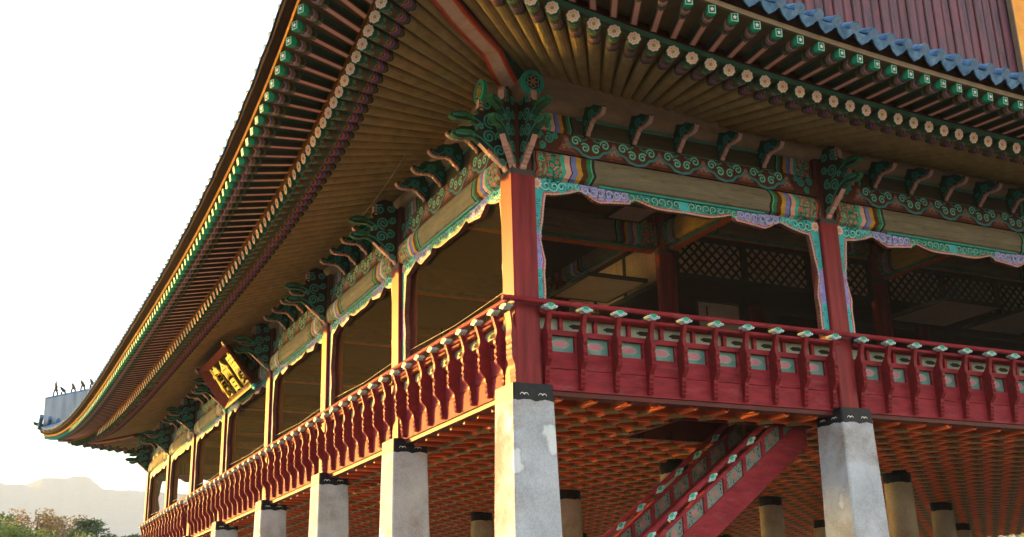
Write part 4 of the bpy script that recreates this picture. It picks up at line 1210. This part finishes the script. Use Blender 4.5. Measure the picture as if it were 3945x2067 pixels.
for k in range(-16, 4):
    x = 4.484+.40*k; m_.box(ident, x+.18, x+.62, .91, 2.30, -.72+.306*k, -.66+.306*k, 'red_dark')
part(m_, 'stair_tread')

# ------------------------------------------------------------------ hanging name board
def name_board():
    yc, wd = 16.35, 3.30
    e = empty('name_board', (-.6, yc, 3.5), 'black name board with three gilded characters in flared red frame, tilted under the eave', 'sign')
    bot = Vector((-.24, yc, 3.10)); topp = Vector((-1.02, yc, 4.12)); upv = (topp-bot); hgt = upv.length; upv.normalize()
    al = Vector((0, -1, 0)); nn = al.cross(upv)   # reads left to right seen from outside
    if nn.x > 0: nn = -nn
    c = (bot+topp)/2; inv = Matrix.Translation((.6, -yc, -3.5))
    def T(a, b_, w): return c+al*a+upv*b_+nn*w
    def B(mb, name, par=None):
        o = mb.build(name, par or e, recalc=True)
        if par is None: o.matrix_parent_inverse = Matrix.Translation((.6, -yc, -3.5))
        return o
    h2 = hgt/2; w2 = wd/2
    m_ = MB(); m_.box(lambda a, b_, w: T(a, b_, w), -w2+.3, w2-.3, -h2+.16, h2-.16, -.05, .01, 'boardblack'); panel = B(m_, 'panel')
    def rail(pts, k, nm):
        m2 = MB(); f = [T(*p) for p in pts[0]]; bk = [T(*p) for p in pts[1]]; n_ = 4
        m2.mesh(f+bk, [(0, 1, 2, 3), (4, 5, 6, 7)]+[(i, (i+1) % 4, 4+(i+1) % 4, 4+i) for i in range(4)], k); return B(m2, nm)
    o_, i_ = (w2, h2), (w2-.3, h2-.16)
    for nm, q, k in (('frame_rail', [(-o_[0], o_[1]), (o_[0], o_[1]), (i_[0], i_[1]), (-i_[0], i_[1])], 'brick_red'), ('frame_rail', [(-o_[0], -o_[1]), (o_[0], -o_[1]), (i_[0], -i_[1]), (-i_[0], -i_[1])], 'ochre_rail'),
                     ('frame_rail', [(o_[0], o_[1]), (o_[0], -o_[1]), (i_[0], -i_[1]), (i_[0], i_[1])], 'brick_red'), ('frame_rail', [(-o_[0], o_[1]), (-o_[0], -o_[1]), (-i_[0], -i_[1]), (-i_[0], i_[1])], 'brick_red')):
        flare = lambda p: .20 if abs(p[0]) == o_[0] and abs(p[1]) == o_[1] else .015
        rail([[(p[0], p[1], flare(p)) for p in q], [(p[0], p[1], flare(p)-.06) for p in q]], k, nm)
    for sx in (-1, 1):
        for sy in (-1, 1):
            m2 = MB(); m2.prism(lambda p, q, a: T(p, q, a), [(sx*(w2+x), sy*(h2+y)) for x, y in ((-.02, -.06), (.10, -.02), (.13, .05), (.06, .11), (-.02, .08), (-.08, .02))], .14, .22, 'turq' if sy < 0 else 'pink_dark'); B(m2, 'frame_scroll')
    # the three characters, read from right to left
    for ch, a0 in (('\u6176', .92), ('\u6703', 0), ('\u6a13', -.92)):
        cu = bpy.data.curves.new('glyph', 'FONT'); cu.body = ch; cu.size = 1.0; cu.extrude = .016; cu.offset = .016; cu.align_x = 'CENTER'; cu.align_y = 'CENTER'
        to = bpy.data.objects.new('glyph', cu); COL.objects.link(to)
        bpy.context.view_layer.update(); dg = bpy.context.evaluated_depsgraph_get(); me = bpy.data.meshes.new_from_object(to.evaluated_get(dg))
        bpy.data.objects.remove(to); me.materials.clear(); me.materials.append(M['gold'])
        if len(me.vertices):
            xs = [v.co.x for v in me.vertices]; ys = [v.co.y for v in me.vertices]; cx, cy = (min(xs)+max(xs))/2, (min(ys)+max(ys))/2
            sx = .80/(max(xs)-min(xs)); sy = .95/(max(ys)-min(ys))
            for v in me.vertices: v.co = T(a0+(v.co.x-cx)*sx, (v.co.y-cy)*sy, .028+v.co.z)-panel_origin(e)
        o = bpy.data.objects.new('gilded_character', me); COL.objects.link(o); o.parent = e
def panel_origin(e): return Vector(e.location)
name_board()

# ------------------------------------------------------------------ cord and roof figures
m_ = MB(); pts = []
p, q = Vector((-.72, 1.95, 4.72)), Vector((-.72, 5.55, 4.18))
for i in range(13):
    f = i/12; v = p.lerp(q, f); v.z -= .10*math.sin(math.pi*f); pts.append(v)
m_.tube(pts, .006, 'cord', 5); tag(m_.build('rope'), 'thin pale rope slung slantwise under the long sunlit eave', 'rope')
def figure(d, h, lean, i, lab):
    z = 6.70+(3.82-d)*.111
    base = Tr(d, z, 0); m_ = MB(); a = Vector((-1, 1, 0)).normalized()
    pt = lambda f, zz: base+a*f+Vector((0, 0, zz))
    m_.tube([pt(-.10, 0), pt(-.09, .12*h), pt(-.02, .22*h)], .035, 'bronze', 7); m_.tube([pt(.10, 0), pt(.09, .14*h), pt(.05, .26*h)], .032, 'bronze', 7)
    m_.tube([pt(-.06, .20*h), pt(0, .27*h), pt(.04+lean, .40*h)], .062, 'bronze', 8)
    m_.tube([pt(.04+lean, .38*h), pt(.07+lean, .47*h), pt(.12+lean, .49*h)], .05, 'bronze', 8, True, .028)
    if i == 0: m_.tube([pt(.02, .42*h), pt(.02, .60*h)], .05, 'bronze', 8, True, .02)
    tag(m_.build('roof_figure'), lab, 'roof figure', 'clay figures on the far hip ridge')
for i, (d, h, l, lab) in enumerate(((3.56, 1.05, -.05, 'upright dark clay figure with pointed head at the outer end of the far hip ridge'), (3.28, .62, .06, 'low crouching clay figure second from the outer end of the far ridge'),
        (2.93, .75, .0, 'small seated clay figure in the middle of the far hip ridge row'), (2.60, .85, .03, 'hunched clay beast fourth along the far hip ridge'), (2.28, .8, .02, 'clay figure next to the tiled eave edge, innermost on the far ridge'))): figure(d, h, l, i, lab)

# ------------------------------------------------------------------ hills and trees far behind
def hills():
    m_ = MB(); rnd = random.Random(5); rows = []
    D = 4200.0
    prof = [(-16, 6.2), (-10, 6.7), (-4, 6.9), (0, 7.2), (1.2, 7.28), (2.0, 7.27), (2.35, 7.2), (3.05, 7.18), (3.35, 7.35), (3.9, 7.52), (4.3, 7.56), (4.75, 7.48), (5.05, 7.63), (5.4, 7.66), (5.75, 7.58), (6.1, 7.36), (6.45, 7.06), (7.0, 7.05), (8, 7.03), (10, 6.9), (14, 6.4), (20, 5.6), (30, 4.6), (60, 3.5)]
    def el(a):
        for (a0, e0), (a1, e1) in zip(prof[:-1], prof[1:]):
            if a0 <= a <= a1: return e0+(e1-e0)*(a-a0)/(a1-a0)
        return 3
    n = 700
    for i in range(n+1):
        a = -16+76*i/n; row = []
        hz = D*math.tan(R_(el(a)))
        for f, dd in ((0, -2200), (.45, -1100), (.8, -400), (1, 0), (.3, 900)):
            r = D+dd; z = CAM.z+hz*f*(1 if f in (0, 1) else 1+.03*math.sin(i*.05+f*9))+(rnd.uniform(0, 2.5)+1.5*math.sin(i*.7) if f == 1 else 0)
            row.append((CAM.x+math.sin(R_(a))*r, CAM.y+math.cos(R_(a))*r, z if f else -5.2))
        rows.append(row)
    m_.mesh([p for r in rows for p in r], [(i*5+j, i*5+j+1, (i+1)*5+j+1, (i+1)*5+j) for i in range(n) for j in range(4)], 'hill')
    tag(m_.build('hills', recalc=False), 'pale wooded mountain ridge fading into haze', 'hills', kind='structure')
hills()
LEAF = {}
def leafmat(name, col):
    mt, nt, b = new_mat(name); oi = nt.nodes.new('ShaderNodeNewGeometry')
    n1 = noise(nt, world_pos(nt), .9, 3)
    c = ramp(nt, n1, [(.3, tuple(x*.55 for x in col)), (.5, col), (.72, tuple(min(1, x*1.6) for x in col))])
    c = mixc(nt, .35, c, ramp(nt, oi.outputs['Random Per Island'], [(0, tuple(x*.5 for x in col)), (1, tuple(min(1, x*1.7) for x in col))]))
    nt.links.new(c, b.inputs['Base Color']); b.inputs['Roughness'].default_value = .7
    tl = nt.nodes.new('ShaderNodeBsdfTranslucent'); nt.links.new(c, tl.inputs[0]); ms = nt.nodes.new('ShaderNodeMixShader'); ms.inputs[0].default_value = .5
    nt.links.new(b.outputs[0], ms.inputs[1]); nt.links.new(tl.outputs[0], ms.inputs[2]); nt.links.new(ms.outputs[0], nt.nodes['Material Output'].inputs[0])
    return mt
M['pine'] = leafmat('pine needles', (.08, .125, .05)); M['broad'] = leafmat('light green leaves', (.17, .24, .06)); M['russet'] = leafmat('russet autumn leaves', (.24, .18, .085)); M['yellow'] = leafmat('yellow autumn leaves', (.42, .30, .03))
def tree(az, el, dist, rad, kind, label, group, sq=.75, nl=1500, ls=.16, tier=False, zb=-4.95):
    """tapered trunk with limbs and a crown of leaf clumps; az/el of the crown top as seen from the bank"""
    rnd = random.Random(int(az*100+dist)); x = CAM.x+math.sin(R_(az))*dist; y = CAM.y+math.cos(R_(az))*dist; zt = CAM.z+dist*math.tan(R_(el)); H = zt-zb
    e = empty('tree', (x, y, zb), label, 'tree', group)
    m_ = MB(); m_.tube([(0, 0, -.1), (.1, .05, H*.3), (-.1, .1, H*.6), (0, 0, H*.92)], .045*H**.9*.6, 'bark', 8, True, .03)
    cl = []
    ncl = 26
    for k in range(ncl):
        if tier:
            f = k/(ncl-1); zz = H*(.45+.53*f); rr = rad*(1.05-.75*f)*rnd.uniform(.45, 1); a = rnd.uniform(0, 6.28); c = (math.cos(a)*rr, math.sin(a)*rr, zz, rad*.36, .28)
        else:
            a = rnd.uniform(0, 6.28); ph = rnd.uniform(-.6, 1.0); rr = rad*rnd.uniform(.25, .85)*math.cos(ph*.9); c = (math.cos(a)*rr, math.sin(a)*rr, H-rad*sq+rad*sq*math.sin(ph)*.85-.1, rad*rnd.uniform(.28, .42), .75)
        cl.append(c)
        if k % 2 == 0: m_.tube([(0, 0, min(H*.8, c[2]*.75)), (c[0]*.5, c[1]*.5, c[2]*.9), c[:3]], .05*rad*.4, 'bark', 5, True, .015)
    cb = MB()
    for c in cl:
        for k in range(nl//ncl*2):
            v = Vector((rnd.gauss(0, 1), rnd.gauss(0, 1), rnd.gauss(0, 1))).normalized()*(rnd.random()**.45)*c[3]
            p = Vector(c[:3])+Vector((v.x, v.y, v.z*c[4])); q = Vector((rnd.gauss(0, 1), rnd.gauss(0, 1), rnd.gauss(0, .6))).normalized(); s = q.orthogonal().normalized(); q *= ls*rnd.uniform(.6, 1.3); s *= ls*.45
            cb.face([p-q, p+s, p+q, p-s], kind)
    m_.build('trunk', e); cb.build('crown', e, recalc=False)
G = 'trees beyond the pond'
tree(1.7, 5.95, 92, 4.2, 'pine', 'dark spreading pine at the picture edge beyond the pond', G, nl=2600, ls=.20, tier=True)
tree(2.9, 5.8, 84, 4.2, 'broad', 'bright green rounded tree in front of the russet tree', G, nl=3000, ls=.17)
tree(3.75, 6.45, 100, 3.0, 'russet', 'tall russet tree with two thin upright tops', G, sq=1.1, nl=1500, ls=.16)
tree(4.9, 6.0, 104, 3.6, 'russet', 'thin russet tree with bare twigs beside the bright green tree', G, sq=.9, nl=1300, ls=.16)
tree(4.7, 5.3, 80, 3.2, 'broad', 'low grey green tree under the thin russet tree', G, nl=2600, ls=.16)
tree(6.3, 5.75, 96, 3.3, 'pine', 'open pine with flat layered branches right of the russet trees', G, nl=1700, ls=.18, tier=True)
tree(7.7, 5.05, 96, 3.0, 'pine', 'small layered pine nearest the far end of the red railing', G, nl=1700, ls=.18, tier=True)
tree(47.5, 4.6, 74, 5.5, 'yellow', 'sunny yellow autumn tree glimpsed under the floor past the last stone pillar', G, nl=2600, ls=.2)
tree(50.5, 4.4, 80, 5.0, 'broad', 'yellow green tree beside the sunny yellow one, under the floor', G, nl=2400, ls=.2)

# ------------------------------------------------------------------ haze
mt, nt, b = new_mat('haze air'); nt.nodes.remove(b)
pv = nt.nodes.new('ShaderNodeVolumePrincipled'); pv.inputs['Color'].default_value = (.86, .92, 1, 1); pv.inputs['Density'].default_value = .00026; pv.inputs['Anisotropy'].default_value = -.35
nt.links.new(pv.outputs[0], nt.nodes['Material Output'].inputs['Volume']); M['haze'] = mt
m_ = MB(); m_.box(ident, -5400, 5400, -5400, 5400, -7.6, 600, 'haze'); tag(m_.build('haze'), 'pale sunset haze filling the air', 'haze', kind='stuff')
